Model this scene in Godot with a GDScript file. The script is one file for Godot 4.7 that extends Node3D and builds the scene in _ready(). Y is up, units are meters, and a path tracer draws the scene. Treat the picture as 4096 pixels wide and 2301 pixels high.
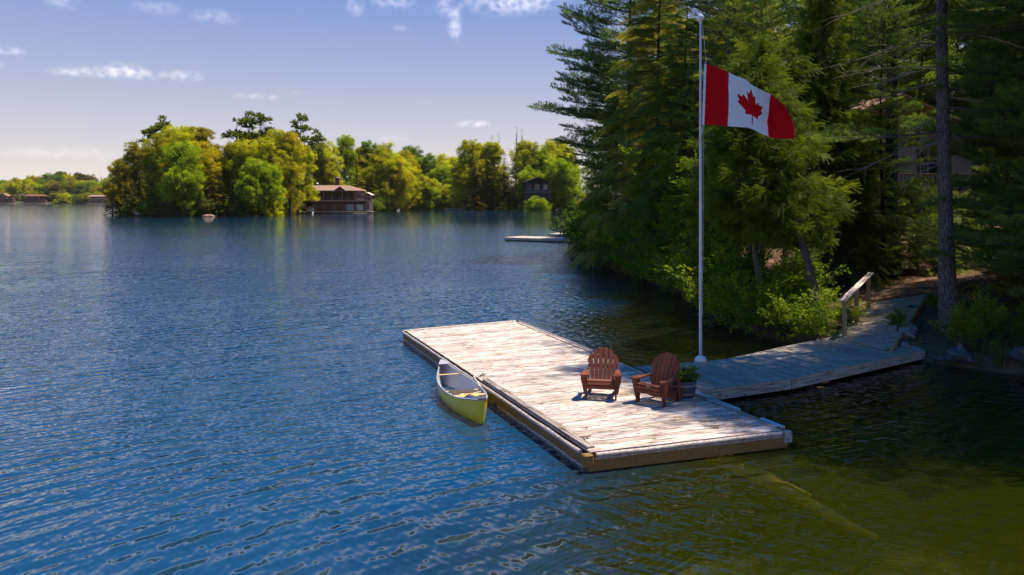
extends Node3D
# A lake shore in early summer: floating dock, curved walkway, flag, canoe, pine woods, a wooded point across the water.
# Units are metres, y is up, the water lies at y = 0, the camera looks along -z.

const SUN_DIR := Vector3(0.33, 0.93, -0.14)
const DECK := 0.30
var used := {}
var M := {}
var pine_bough: Array = []
var hemlock_spray: Array = []
var cedar_spray: Array = []
var leaf_twig: Array = []
var clump: Array = []
var far_spray: Array = []
var far_tuft: Array = []
var shore := PackedVector2Array()
var lump := FastNoiseLite.new()


func _ready():
	make_camera()
	make_sky()
	make_sun()
	lump.seed = 11
	lump.frequency = 0.15
	make_materials()
	make_shoreline()
	make_ground()
	make_water()
	make_far_shore()
	make_foliage_meshes()
	make_dock()
	make_walkway()
	make_ramp()
	make_near_trees()
	make_bank_trees()
	make_understory()
	make_forest_behind()
	make_shrubs()
	make_ground_plants()
	make_rocks()
	make_house_in_woods()
	make_neighbour_docks()
	make_point_trees()
	make_boathouse()
	make_cove()
	make_far_cottages()
	make_flagpole()
	make_canoe()
	make_chairs()
	make_planter()
	make_small_things()


# ------------------------------------------------------------------ camera and light
func make_camera():
	var c := Camera3D.new()
	c.name = "camera"
	c.projection = Camera3D.PROJECTION_FRUSTUM
	c.keep_aspect = Camera3D.KEEP_HEIGHT
	c.near = 0.1
	c.far = 4000.0
	c.size = 0.0721
	c.frustum_offset = Vector2(0, -0.01108)
	c.position = Vector3(0, 4.35, 0)
	add_child(c)
	c.current = true


func make_sky():
	var sky := ProceduralSkyMaterial.new()
	sky.sky_top_color = lin(0.0, 0.098, 0.365)
	sky.sky_horizon_color = lin(0.51, 0.455, 0.38)
	sky.sky_curve = 0.118
	sky.sky_energy_multiplier = 1.0
	sky.ground_bottom_color = Color(0.05, 0.08, 0.1)
	sky.ground_horizon_color = Color(0.5, 0.52, 0.55)
	sky.sun_angle_max = 8.0
	sky.sky_cover = cloud_cover()
	sky.sky_cover_modulate = Color(1, 1, 1, 1)
	var e := Environment.new()
	e.background_mode = Environment.BG_SKY
	e.sky = Sky.new()
	e.sky.sky_material = sky
	e.tonemap_mode = Environment.TONE_MAPPER_LINEAR
	e.tonemap_exposure = 1.9
	e.sdfgi_enabled = true
	e.ssao_enabled = true
	e.ssil_enabled = true
	e.fog_enabled = true
	e.fog_density = 0.00003
	e.fog_light_color = Color(0.95, 0.95, 1.0)
	var w := WorldEnvironment.new()
	w.name = "world_environment"
	w.environment = e
	add_child(w)


func make_sun():
	var s := DirectionalLight3D.new()
	s.name = "sun"
	s.light_energy = 1.6
	s.light_color = Color(1.0, 0.945, 0.86)
	s.light_angular_distance = 0.5
	s.shadow_enabled = true
	s.look_at_from_position(SUN_DIR * 50.0, Vector3.ZERO, Vector3.UP)
	add_child(s)


func cloud_cover() -> ImageTexture:
	# thin cloud over a clear sky: each bank is an ellipse in degrees (azimuth, height, half width, half height, strength) torn by noise
	var w := 3600
	var h := 1800
	var im := Image.create(w, h, false, Image.FORMAT_RGBA8)
	var n := FastNoiseLite.new()
	n.seed = 5
	n.noise_type = FastNoiseLite.TYPE_SIMPLEX_SMOOTH
	n.fractal_octaves = 6
	n.fractal_gain = 0.6
	n.frequency = 0.5
	var wisp := FastNoiseLite.new()
	wisp.seed = 8
	wisp.fractal_type = FastNoiseLite.FRACTAL_RIDGED
	wisp.fractal_octaves = 4
	wisp.frequency = 0.28
	var banks := [
		[-0.6, 13.9, 2.6, 0.8, 1.0, 1], [1.6, 14.4, 2.2, 0.9, 0.8, 1], [-4.1, 12.3, 0.42, 1.0, 1.1, 1], [-4.6, 13.6, 0.8, 0.6, 0.8, 1], [-8.5, 13.9, 1.3, 0.55, 0.8, 1], [-11.1, 13.4, 0.55, 0.6, 0.7, 1], [-8.0, 12.0, 0.5, 0.2, 0.4, 1],
		[-20.4, 12.1, 1.3, 0.4, 0.5, 1], [-24.0, 12.4, 1.4, 0.4, 0.4, 1], [-29.4, 12.2, 0.9, 0.4, 0.5, 1], [-31.0, 12.8, 0.5, 0.5, 0.5, 1],
		[-26.6, 8.05, 2.6, 0.30, 1.0, 0], [-25.8, 8.3, 1.1, 0.40, 0.9, 0], [-22.4, 8.15, 1.2, 0.32, 0.8, 0], [-29.0, 7.9, 1.4, 0.2, 0.5, 0], [-32.4, 8.95, 0.9, 0.2, 0.9, 0], [-33.0, 8.1, 0.5, 0.2, 0.6, 0],
		[-17.6, 7.0, 1.7, 0.16, 0.5, 0], [-15.0, 7.4, 1.0, 0.1, 0.3, 0], [-2.8, 5.4, 1.0, 0.22, 1.0, 0], [-8.4, 4.3, 1.2, 0.18, 0.3, 0], [-29.0, 2.9, 4.5, 0.35, 0.3, 0],
		[-6.0, 6.9, 0.7, 0.1, 0.3, 0], [16.0, 13.0, 8.0, 3.0, 0.9, 0], [27.0, 9.0, 5.0, 2.0, 0.6, 0]]
	for row in range(int((90.0 - 17.5) / 180.0 * h), int(90.0 / 180.0 * h)):
		var el: float = 90.0 - (row + 0.5) * 180.0 / h
		for k in range(-int(36.0 / 360.0 * w), int(36.0 / 360.0 * w)):
			var az: float = (k + 0.5) * 360.0 / w
			var d := 0.0
			for b in banks:
				var ax: float = (az - b[0]) / b[2]
				var ay: float = (el - b[1]) / b[3]
				var q := ax * ax + ay * ay
				if q < 2.2:
					var f: float = pow(maxf(0.0, 1.0 - q / 2.2), 1.4)
					var t: float
					if b[5] == 1:
						t = 0.35 + 0.95 * wisp.get_noise_2d(az * 2.2 + el * 1.5, el * 3.0 - az) + 0.6 * n.get_noise_2d(az * 3.0, el * 3.0)
					else:
						t = 0.5 + 1.3 * n.get_noise_2d(az * 2.2, el * 3.0) + 0.4 * n.get_noise_2d(az * 7.0, el * 9.0)
					d += b[4] * f * clampf(t, 0.0, 1.3)
			if d > 0.004:
				var a := clampf(d * 0.22, 0.0, 0.36)
				var cc := Color(1.0, 0.93, 0.88, a)
				for turn in [0, w / 5, w * 2 / 5, w * 3 / 5, w * 4 / 5]:
					im.set_pixel((k + turn + w) % w, row, cc)
	return ImageTexture.create_from_image(im)


# ------------------------------------------------------------------ naming
func numbered(called: String) -> String:
	if not used.has(called):
		used[called] = 0
		return called
	used[called] += 1
	return "%s_%03d" % [called, used[called]]


func tag(o: Node, label: String, category: String, group := "", kind := ""):
	if label: o.set_meta("label", label)
	if category: o.set_meta("category", category)
	if group: o.set_meta("group", group)
	if kind: o.set_meta("kind", kind)
	return o


func thing(called: String, label: String, category: String, at := Vector3.ZERO, turn := 0.0, group := "") -> Node3D:
	var o := Node3D.new()
	o.name = numbered(called)
	add_child(o)
	o.position = at
	o.rotation.y = turn
	tag(o, label, category, group)
	return o


func part(called: String, mesh: Mesh, m: Material, parent: Node) -> MeshInstance3D:
	var o := MeshInstance3D.new()
	o.name = called
	o.mesh = mesh
	if m: o.material_override = m
	parent.add_child(o, true)
	return o


func single(called: String, mesh: Mesh, m: Material, label: String, category: String, group := "", kind := "") -> MeshInstance3D:
	var o := MeshInstance3D.new()
	o.name = numbered(called)
	o.mesh = mesh
	if m: o.material_override = m
	add_child(o)
	tag(o, label, category, group, kind)
	return o


func copy_of(o: Node3D, label: String, at: Vector3, turn: float) -> Node3D:
	var c: Node3D = o.duplicate()
	var base: String = String(o.name)
	if base.length() > 4 and base[base.length() - 4] == "_" and base.right(3).is_valid_int():
		base = base.left(base.length() - 4)
	c.name = numbered(base)
	add_child(c)
	c.position = at
	c.rotation.y = turn
	c.set_meta("label", label)
	return c


func scatter(called: String, mesh: Mesh, places: Array, tints: Array, m: Material, parent: Node) -> MultiMeshInstance3D:
	var mm := MultiMesh.new()
	mm.transform_format = MultiMesh.TRANSFORM_3D
	mm.use_colors = true
	mm.mesh = mesh
	mm.instance_count = places.size()
	for i in places.size():
		mm.set_instance_transform(i, places[i])
		mm.set_instance_color(i, tints[i])
	var o := MultiMeshInstance3D.new()
	o.name = called
	o.multimesh = mm
	if m: o.material_override = m
	parent.add_child(o, true)
	return o


func rnd(s: int) -> RandomNumberGenerator:
	var r := RandomNumberGenerator.new()
	r.seed = s
	return r


# ------------------------------------------------------------------ shapes
class Leaves:
	var v := PackedVector3Array()
	var c := PackedColorArray()
	var ix := PackedInt32Array()

	func tri(a: Vector3, b: Vector3, d: Vector3, col: Color):
		var k := v.size()
		v.append(a); v.append(b); v.append(d)
		c.append(col); c.append(col); c.append(col)
		ix.append(k); ix.append(k + 1); ix.append(k + 2)

	func quad(a: Vector3, b: Vector3, d: Vector3, e: Vector3, col: Color):
		var k := v.size()
		v.append(a); v.append(b); v.append(d); v.append(e)
		c.append(col); c.append(col); c.append(col); c.append(col)
		ix.append(k); ix.append(k + 1); ix.append(k + 2)
		ix.append(k); ix.append(k + 2); ix.append(k + 3)

	# a leaf from its stalk end a to its tip, folded a little along the midrib
	func leaf(a: Vector3, dir: Vector3, up: Vector3, length: float, width: float, col: Color):
		var side := dir.cross(up).normalized() * width * 0.5
		var mid := a + dir * length * 0.45
		var lift := up.normalized() * width * 0.18
		var tip := a + dir * length
		var k := v.size()
		v.append(a); v.append(mid + side + lift); v.append(tip); v.append(mid - side + lift)
		for i in 4: c.append(col)
		ix.append(k); ix.append(k + 1); ix.append(k + 2)
		ix.append(k); ix.append(k + 2); ix.append(k + 3)

	func into(mesh: ArrayMesh, m: Material):
		var a := []
		a.resize(Mesh.ARRAY_MAX)
		a[Mesh.ARRAY_VERTEX] = v
		a[Mesh.ARRAY_COLOR] = c
		a[Mesh.ARRAY_INDEX] = ix
		mesh.add_surface_from_arrays(Mesh.PRIMITIVE_TRIANGLES, a)
		mesh.surface_set_material(mesh.get_surface_count() - 1, m)


func begin() -> SurfaceTool:
	var st := SurfaceTool.new()
	st.begin(Mesh.PRIMITIVE_TRIANGLES)
	st.set_smooth_group(-1)
	st.set_color(Color.WHITE)
	return st


func finish(st: SurfaceTool) -> ArrayMesh:
	st.generate_normals()
	return st.commit()


func tri(st: SurfaceTool, a: Vector3, b: Vector3, c: Vector3, out: Vector3, ua := Vector2.ZERO, ub := Vector2.ZERO, uc := Vector2.ZERO):
	if (c - a).cross(b - a).dot(out) < 0.0:
		st.set_uv(ua); st.add_vertex(a)
		st.set_uv(uc); st.add_vertex(c)
		st.set_uv(ub); st.add_vertex(b)
	else:
		st.set_uv(ua); st.add_vertex(a)
		st.set_uv(ub); st.add_vertex(b)
		st.set_uv(uc); st.add_vertex(c)


func face(st: SurfaceTool, a: Vector3, b: Vector3, c: Vector3, d: Vector3, out: Vector3, uv := Rect2(0, 0, 1, 1)):
	var u0 := uv.position
	var u1 := Vector2(uv.end.x, uv.position.y)
	var u2 := uv.end
	var u3 := Vector2(uv.position.x, uv.end.y)
	tri(st, a, b, c, out, u0, u1, u2)
	tri(st, a, c, d, out, u0, u2, u3)


# a block with chamfered edges from its eight corners: lower four (going round), then the upper four above them
func block(st: SurfaceTool, p: Array, bev := 0.008, uv := Rect2(0, 0, 1, 1)):
	var mid := Vector3.ZERO
	for q in p: mid += q
	mid /= 8.0
	var faces := [[0, 1, 2, 3], [4, 5, 6, 7], [0, 1, 5, 4], [1, 2, 6, 5], [2, 3, 7, 6], [3, 0, 4, 7]]
	var inset := {}
	for f in 6:
		var fc := Vector3.ZERO
		for k in faces[f]: fc += p[k]
		fc /= 4.0
		for k in 4:
			var here: Vector3 = p[faces[f][k]]
			var n1: Vector3 = p[faces[f][(k + 1) % 4]] - here
			var n0: Vector3 = p[faces[f][(k + 3) % 4]] - here
			var b1: float = minf(bev, n1.length() * 0.45)
			var b0: float = minf(bev, n0.length() * 0.45)
			inset[f * 8 + faces[f][k]] = here + n1.normalized() * b1 + n0.normalized() * b0
		var q: Array = faces[f]
		face(st, inset[f * 8 + q[0]], inset[f * 8 + q[1]], inset[f * 8 + q[2]], inset[f * 8 + q[3]], fc - mid, uv)
	var edges := [[0, 1, 0, 2], [1, 2, 0, 3], [2, 3, 0, 4], [3, 0, 0, 5], [4, 5, 1, 2], [5, 6, 1, 3], [6, 7, 1, 4], [7, 4, 1, 5], [0, 4, 2, 5], [1, 5, 2, 3], [2, 6, 3, 4], [3, 7, 4, 5]]
	for e in edges:
		var a: Vector3 = inset[e[2] * 8 + e[0]]
		var b: Vector3 = inset[e[2] * 8 + e[1]]
		var c: Vector3 = inset[e[3] * 8 + e[1]]
		var d: Vector3 = inset[e[3] * 8 + e[0]]
		face(st, a, b, c, d, (a + b + c + d) / 4.0 - mid, uv)
	var corners := [[0, 0, 2, 5], [1, 0, 2, 3], [2, 0, 3, 4], [3, 0, 4, 5], [4, 1, 2, 5], [5, 1, 2, 3], [6, 1, 3, 4], [7, 1, 4, 5]]
	for k in corners:
		var a: Vector3 = inset[k[1] * 8 + k[0]]
		var b: Vector3 = inset[k[2] * 8 + k[0]]
		var c: Vector3 = inset[k[3] * 8 + k[0]]
		tri(st, a, b, c, (a + b + c) / 3.0 - mid, uv.position, uv.position, uv.position)


func box(st: SurfaceTool, at: Transform3D, size: Vector3, bev := 0.008, uv := Rect2(0, 0, 1, 1)):
	var h := size * 0.5
	var p := []
	for y in [-1, 1]:
		for q in [[-1, -1], [1, -1], [1, 1], [-1, 1]]:
			p.append(at * Vector3(q[0] * h.x, y * h.y, q[1] * h.z))
	block(st, p, bev, uv)


func at_(x: float, y: float, z: float, turn := 0.0) -> Transform3D:
	return Transform3D(Basis(Vector3.UP, turn), Vector3(x, y, z))


# a beam of a given width and height between two points
func beam(st: SurfaceTool, a: Vector3, b: Vector3, w: float, h: float, bev := 0.006, up := Vector3.UP, uv := Rect2(0, 0, 1, 1)):
	var z := (b - a).normalized()
	var x := up.cross(z).normalized()
	var y := z.cross(x)
	box(st, Transform3D(Basis(x, y, z), (a + b) * 0.5), Vector3(w, h, a.distance_to(b)), bev, uv)


func tube(st: SurfaceTool, pts: Array, radii: Array, sides := 8, caps := true, vscale := 1.0):
	var rings := []
	var along := 0.0
	var vs := []
	var side := Vector3.RIGHT
	for i in pts.size():
		var t: Vector3 = (pts[mini(i + 1, pts.size() - 1)] - pts[maxi(i - 1, 0)]).normalized()
		if i == 0:
			side = t.cross(Vector3(0.31, 0.2, 0.93)).normalized()
			if side.length() < 0.5: side = t.cross(Vector3.RIGHT).normalized()
		else:
			side = (side - t * side.dot(t)).normalized()
			along += pts[i].distance_to(pts[i - 1])
		var up := t.cross(side)
		var ring := []
		for k in sides + 1:
			var a := TAU * k / sides
			ring.append(pts[i] + (side * cos(a) + up * sin(a)) * radii[i])
		rings.append(ring)
		vs.append(along * vscale)
	st.set_smooth_group(0)
	for i in pts.size() - 1:
		for k in sides:
			var u0 := float(k) / sides
			var u1 := float(k + 1) / sides
			var a: Vector3 = rings[i][k]
			var b: Vector3 = rings[i][k + 1]
			var c: Vector3 = rings[i + 1][k + 1]
			var d: Vector3 = rings[i + 1][k]
			var out: Vector3 = (a + b + c + d) * 0.25 - (pts[i] + pts[i + 1]) * 0.5
			tri(st, a, b, c, out, Vector2(u0, vs[i]), Vector2(u1, vs[i]), Vector2(u1, vs[i + 1]))
			tri(st, a, c, d, out, Vector2(u0, vs[i]), Vector2(u1, vs[i + 1]), Vector2(u0, vs[i + 1]))
	st.set_smooth_group(-1)
	if caps:
		for e in [0, pts.size() - 1]:
			var out: Vector3 = pts[e] - pts[1 if e == 0 else e - 1]
			for k in sides:
				tri(st, pts[e], rings[e][k], rings[e][k + 1], out)


# turns a profile of (radius, height) points about the y axis
func lathe(st: SurfaceTool, prof: Array, sides := 24, at := Vector3.ZERO, smooth := true):
	st.set_smooth_group(0 if smooth else -1)
	for i in prof.size() - 1:
		for k in sides:
			var a0 := TAU * k / sides
			var a1 := TAU * (k + 1) / sides
			var p: Vector2 = prof[i]
			var q: Vector2 = prof[i + 1]
			var a := at + Vector3(cos(a0) * p.x, p.y, sin(a0) * p.x)
			var b := at + Vector3(cos(a1) * p.x, p.y, sin(a1) * p.x)
			var c := at + Vector3(cos(a1) * q.x, q.y, sin(a1) * q.x)
			var d := at + Vector3(cos(a0) * q.x, q.y, sin(a0) * q.x)
			var dr := q - p
			var am := (a0 + a1) * 0.5
			var out := Vector3(cos(am) * dr.y, -dr.x, sin(am) * dr.y)
			var u0 := float(k) / sides
			var u1 := float(k + 1) / sides
			if p.x > 0.0001: tri(st, a, b, c, out, Vector2(u0, p.y), Vector2(u1, p.y), Vector2(u1, q.y))
			if q.x > 0.0001: tri(st, a, c, d, out, Vector2(u0, p.y), Vector2(u1, q.y), Vector2(u0, q.y))
	st.set_smooth_group(-1)


# a flat board of any outline in its own x-y plane, with thickness along z and softened rims
func board(st: SurfaceTool, outline: PackedVector2Array, thick: float, at: Transform3D):
	var idx := Geometry2D.triangulate_polygon(outline)
	var h := thick * 0.5
	for i in range(0, idx.size(), 3):
		var a := outline[idx[i]]
		var b := outline[idx[i + 1]]
		var c := outline[idx[i + 2]]
		for s in [-1.0, 1.0]:
			tri(st, at * Vector3(a.x, a.y, s * h), at * Vector3(b.x, b.y, s * h), at * Vector3(c.x, c.y, s * h), at.basis * Vector3(0, 0, s), a, b, c)
	var turn := 0.0
	for i in outline.size():
		turn += outline[i].cross(outline[(i + 1) % outline.size()])
	for i in outline.size():
		var a := outline[i]
		var b := outline[(i + 1) % outline.size()]
		var n := Vector2(b.y - a.y, a.x - b.x) * signf(turn)
		face(st, at * Vector3(a.x, a.y, -h), at * Vector3(b.x, b.y, -h), at * Vector3(b.x, b.y, h), at * Vector3(a.x, a.y, h), at.basis * Vector3(n.x, n.y, 0))


# a boulder: a sphere pushed about by noise, flattened underneath
func boulder(size: Vector3, s: int, rough := 0.35) -> ArrayMesh:
	var n := FastNoiseLite.new()
	n.seed = s
	n.frequency = 0.9
	n.fractal_octaves = 3
	var st := begin()
	st.set_smooth_group(0)
	var rows := 9
	var cols := 14
	var g := []
	for i in rows + 1:
		var line := []
		for k in cols + 1:
			var la := PI * i / rows - PI / 2
			var lo := TAU * (k % cols) / cols
			var d := Vector3(cos(la) * cos(lo), sin(la), cos(la) * sin(lo))
			var f := 1.0 + rough * n.get_noise_3dv(d * 1.2) * 1.6 + rough * 0.5 * n.get_noise_3dv(d * 3.1 + Vector3(4, 1, 2))
			var q := d * f
			q.y = maxf(q.y, -0.45)
			line.append(q * size * 0.5)
		g.append(line)
	for i in rows:
		for k in cols:
			var a: Vector3 = g[i][k]
			var b: Vector3 = g[i][k + 1]
			var c: Vector3 = g[i + 1][k + 1]
			var d: Vector3 = g[i + 1][k]
			var out := a + b + c + d
			if i > 0: tri(st, a, b, c, out)
			if i < rows - 1: tri(st, a, c, d, out)
	return finish(st)


# ------------------------------------------------------------------ materials
func lin(r: float, g: float, b: float) -> Color:
	return Color(r, g, b).linear_to_srgb()


func mat(name_: String, col: Color, rough := 0.7, opts := {}) -> StandardMaterial3D:
	var m := StandardMaterial3D.new()
	m.resource_name = name_
	m.albedo_color = col
	m.roughness = rough
	for k in opts: m.set(k, opts[k])
	M[name_] = m
	return m


func leaf_mat(name_: String, through: float, rough := 0.55) -> StandardMaterial3D:
	return mat(name_, Color.WHITE, rough, {"vertex_color_use_as_albedo": true, "backlight_enabled": true, "backlight": Color(through, through, through * 0.6).linear_to_srgb(), "metallic_specular": 0.25})


func noise_tex(s: int, freq: float, octaves: int, stops: Array, cell := false, w := 512, h := 512) -> NoiseTexture2D:
	var n := FastNoiseLite.new()
	n.seed = s
	n.frequency = freq
	n.fractal_octaves = octaves
	if cell:
		n.noise_type = FastNoiseLite.TYPE_CELLULAR
		n.cellular_return_type = FastNoiseLite.RETURN_DISTANCE2_SUB
	var g := Gradient.new()
	g.offsets = PackedFloat32Array(stops.map(func(q): return q[0]))
	g.colors = PackedColorArray(stops.map(func(q): return q[1]))
	var t := NoiseTexture2D.new()
	t.width = w
	t.height = h
	t.seamless = true
	t.noise = n
	t.color_ramp = g
	return t


# weathered softwood, eight boards wide: long grain, grey bleaching, brown patches, knots
func wood_image(s: int, pale: Color, brown: Color, dark: Color, patchy: float, knots: int) -> ImageTexture:
	var w := 1024
	var h := 256
	var grain := FastNoiseLite.new()
	grain.seed = s
	grain.fractal_octaves = 4
	grain.frequency = 1.0
	var big := FastNoiseLite.new()
	big.seed = s + 3
	big.fractal_octaves = 4
	big.frequency = 1.0
	var r := rnd(s)
	var kn := []
	for i in knots:
		kn.append(Vector4(r.randf() * w, r.randf() * h, r.randf_range(4.0, 10.0), r.randf_range(2.0, 4.5)))
	var val := PackedFloat32Array()
	val.resize(w * h)
	for y in h:
		var row := y / 32
		for x in w:
			val[y * w + x] = clampf(0.16 + 0.55 * grain.get_noise_2d(x * 0.0035, y * 0.2 + row * 50.0) + 0.2 * grain.get_noise_2d(x * 0.02, y * 0.7 + 300.0) + patchy * maxf(0.0, 0.05 + big.get_noise_2d(x * 0.006, y * 0.09 + row * 9.0)), 0.0, 1.0)
	for k in kn:
		for y in range(int(k.y - k.w * 3.0), int(k.y + k.w * 3.0) + 1):
			for x in range(int(k.x - k.z * 4.0), int(k.x + k.z * 4.0) + 1):
				if x < 0 or y < 0 or x >= w or y >= h: continue
				var q := Vector2((x - k.x) / k.z, (y - k.y) / k.w).length()
				var f := clampf(1.35 - q, 0.0, 1.0) + 0.35 * clampf(1.0 - absf(y - k.y) / (k.w * 1.5), 0.0, 1.0) * clampf(1.0 - absf(x - k.x) / (k.z * 3.5), 0.0, 1.0)
				val[y * w + x] = minf(1.0, val[y * w + x] + 0.75 * f)
	var im := Image.create(w, h, false, Image.FORMAT_RGB8)
	for y in h:
		for x in w:
			var v := val[y * w + x]
			im.set_pixel(x, y, pale.lerp(brown, v * 2.0) if v < 0.5 else brown.lerp(dark, v * 2.0 - 1.0))
	return ImageTexture.create_from_image(im)


# fine ripples: a sum of many short waves whose lengths all divide the tile, as a normal map
func ripple_normals(size: int, count: int, tile: float) -> ImageTexture:
	var r := rnd(21)
	var hgt := PackedFloat32Array()
	hgt.resize(size * size)
	var table := PackedFloat32Array()
	table.resize(size)
	for i in size: table[i] = sin(TAU * i / size)
	for k in count:
		var main := deg_to_rad(50.0 + r.randfn(0.0, 17.0) + (75.0 if k % 4 == 3 else 0.0))
		var wl := tile / exp(lerpf(log(13.0), log(78.0), (k + r.randf()) / count))
		var kx := int(round(cos(main) * tile / wl))
		var ky := int(round(sin(main) * tile / wl))
		if kx == 0 and ky == 0: ky = 9
		var real := tile / Vector2(kx, ky).length()
		var amp := 0.0020 * pow(real, 0.90) * r.randf_range(0.5, 1.2)
		var ph := r.randi() % size
		for y in size:
			var p := (ky * y + ph) % size
			if p < 0: p += size
			var at := y * size
			for x in size:
				hgt[at + x] += amp * table[p]
				p += kx
				if p >= size: p -= size
				elif p < 0: p += size
	var im := Image.create(size, size, false, Image.FORMAT_RGB8)
	var step := tile / size
	for y in size:
		var yn := ((y + 1) % size) * size
		for x in size:
			var h0 := hgt[y * size + x]
			var dx := (hgt[y * size + (x + 1) % size] - h0) / step
			var dy := (hgt[yn + x] - h0) / step
			var n := Vector3(-dx, dy, 0.5).normalized()
			im.set_pixel(x, y, Color(n.x * 0.5 + 0.5, n.y * 0.5 + 0.5, n.z * 0.5 + 0.5))
	return ImageTexture.create_from_image(im)


func make_materials():
	var deck_tex := wood_image(3, lin(0.72, 0.67, 0.635), lin(0.30, 0.21, 0.16), lin(0.10, 0.058, 0.035), 0.95, 120)
	mat("deck_wood", Color.WHITE, 0.62, {"albedo_texture": deck_tex, "vertex_color_use_as_albedo": true, "metallic_specular": 0.4})
	var grey_tex := wood_image(9, lin(0.42, 0.365, 0.30), lin(0.25, 0.205, 0.155), lin(0.075, 0.06, 0.05), 0.6, 60)
	mat("grey_wood", Color.WHITE, 0.75, {"albedo_texture": grey_tex, "vertex_color_use_as_albedo": true, "metallic_specular": 0.3})
	var tan_tex := wood_image(15, lin(0.44, 0.32, 0.17), lin(0.27, 0.18, 0.08), lin(0.08, 0.05, 0.025), 0.5, 50)
	mat("tan_wood", Color.WHITE, 0.75, {"albedo_texture": tan_tex, "vertex_color_use_as_albedo": true, "metallic_specular": 0.3})
	mat("wet_wood", lin(0.10, 0.065, 0.03), 0.5, {"albedo_texture": tan_tex})
	mat("skirt_wood", lin(0.52, 0.42, 0.28), 0.6, {"albedo_texture": tan_tex, "metallic_specular": 0.3})
	mat("float_foam", Color.WHITE, 0.7, {"albedo_texture": noise_tex(4, 0.02, 5, [[0.0, lin(0.03, 0.025, 0.015)], [0.42, lin(0.06, 0.05, 0.03)], [0.5, lin(0.5, 0.47, 0.4)], [1.0, lin(0.66, 0.63, 0.56)]]), "uv1_triplanar": true, "uv1_scale": Vector3(1.2, 3.0, 1.2)})
	mat("vinyl", lin(0.36, 0.32, 0.31), 0.55, {"albedo_texture": noise_tex(6, 0.025, 5, [[0.0, lin(0.3, 0.26, 0.2)], [0.42, lin(0.62, 0.57, 0.5)], [0.6, Color.WHITE], [1.0, Color.WHITE]]), "uv1_triplanar": true})
	mat("aluminium", lin(0.68, 0.69, 0.72), 0.32, {"metallic": 0.85})
	mat("pole_paint", lin(0.50, 0.50, 0.56), 0.35, {"metallic": 0.25})
	mat("white_ball", lin(0.78, 0.76, 0.72), 0.3)
	mat("rope", lin(0.55, 0.52, 0.45), 0.9)
	mat("iron", lin(0.02, 0.02, 0.022), 0.5, {"metallic": 0.6})
	mat("rust", lin(0.16, 0.10, 0.06), 0.7, {"metallic": 0.5})
	mat("chair_resin", lin(0.15, 0.045, 0.022), 0.5, {"metallic_specular": 0.3, "heightmap_enabled": true, "heightmap_scale": 0.08, "heightmap_texture": noise_tex(31, 0.02, 4, [[0.0, Color.BLACK], [1.0, Color.WHITE]]), "uv1_triplanar": true, "uv1_scale": Vector3(1.0, 6.0, 6.0)})
	mat("hull_yellow", lin(0.62, 0.47, 0.004), 0.3, {"clearcoat_enabled": true, "clearcoat": 0.4, "clearcoat_roughness": 0.15, "metallic_specular": 0.5})
	mat("hull_inside", lin(0.52, 0.51, 0.52), 0.55)
	mat("gunwale", lin(0.30, 0.30, 0.34), 0.4)
	mat("ash_wood", lin(0.56, 0.32, 0.10), 0.4, {"clearcoat_enabled": true, "clearcoat": 0.5, "clearcoat_roughness": 0.2})
	mat("webbing", lin(0.06, 0.045, 0.035), 0.8)
	mat("barrel", lin(0.048, 0.05, 0.056), 0.6, {"heightmap_enabled": true, "heightmap_scale": 0.15, "heightmap_texture": noise_tex(33, 0.03, 3, [[0.0, Color.BLACK], [1.0, Color.WHITE]]), "uv1_triplanar": true, "uv1_scale": Vector3(8.0, 1.0, 8.0)})
	mat("barrel_hoop", lin(0.17, 0.17, 0.175), 0.5)
	mat("soil", lin(0.03, 0.02, 0.014), 0.95)
	# bark
	var bark_t := noise_tex(41, 0.025, 5, [[0.0, lin(0.03, 0.024, 0.02)], [0.45, lin(0.085, 0.07, 0.06)], [0.75, lin(0.15, 0.135, 0.12)], [1.0, lin(0.2, 0.19, 0.17)]], false, 256, 256)
	var bark_h := noise_tex(42, 0.03, 4, [[0.0, Color.BLACK], [1.0, Color.WHITE]], true, 256, 256)
	mat("bark_grey", Color.WHITE, 0.9, {"albedo_texture": bark_t, "heightmap_enabled": true, "heightmap_texture": bark_h, "heightmap_scale": 2.0, "uv1_scale": Vector3(3, 0.8, 1)})
	mat("bark_dark", lin(0.45, 0.38, 0.33), 0.92, {"albedo_texture": bark_t, "heightmap_enabled": true, "heightmap_texture": bark_h, "heightmap_scale": 3.0, "uv1_scale": Vector3(4, 0.7, 1)})
	mat("bark_cedar", lin(0.9, 0.82, 0.74), 0.9, {"albedo_texture": bark_t, "heightmap_enabled": true, "heightmap_texture": bark_h, "heightmap_scale": 1.5, "uv1_scale": Vector3(5, 0.3, 1)})
	mat("bark_birch", lin(0.55, 0.53, 0.5), 0.7, {"albedo_texture": noise_tex(45, 0.03, 3, [[0.0, lin(0.05, 0.05, 0.05)], [0.3, lin(0.75, 0.73, 0.7)], [1.0, Color.WHITE]], false, 256, 256), "uv1_scale": Vector3(1, 3, 1)})
	mat("twig", lin(0.075, 0.052, 0.038), 0.9)
	mat("dead_twig", lin(0.22, 0.165, 0.125), 0.9)
	# foliage: colours come with each leaf and each tuft
	leaf_mat("needles", 1.0, 0.6)
	leaf_mat("broad_leaf", 1.0, 0.5)
	leaf_mat("far_leaf", 1.2, 0.7)
	leaf_mat("petal", 0.5, 0.6)
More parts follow.
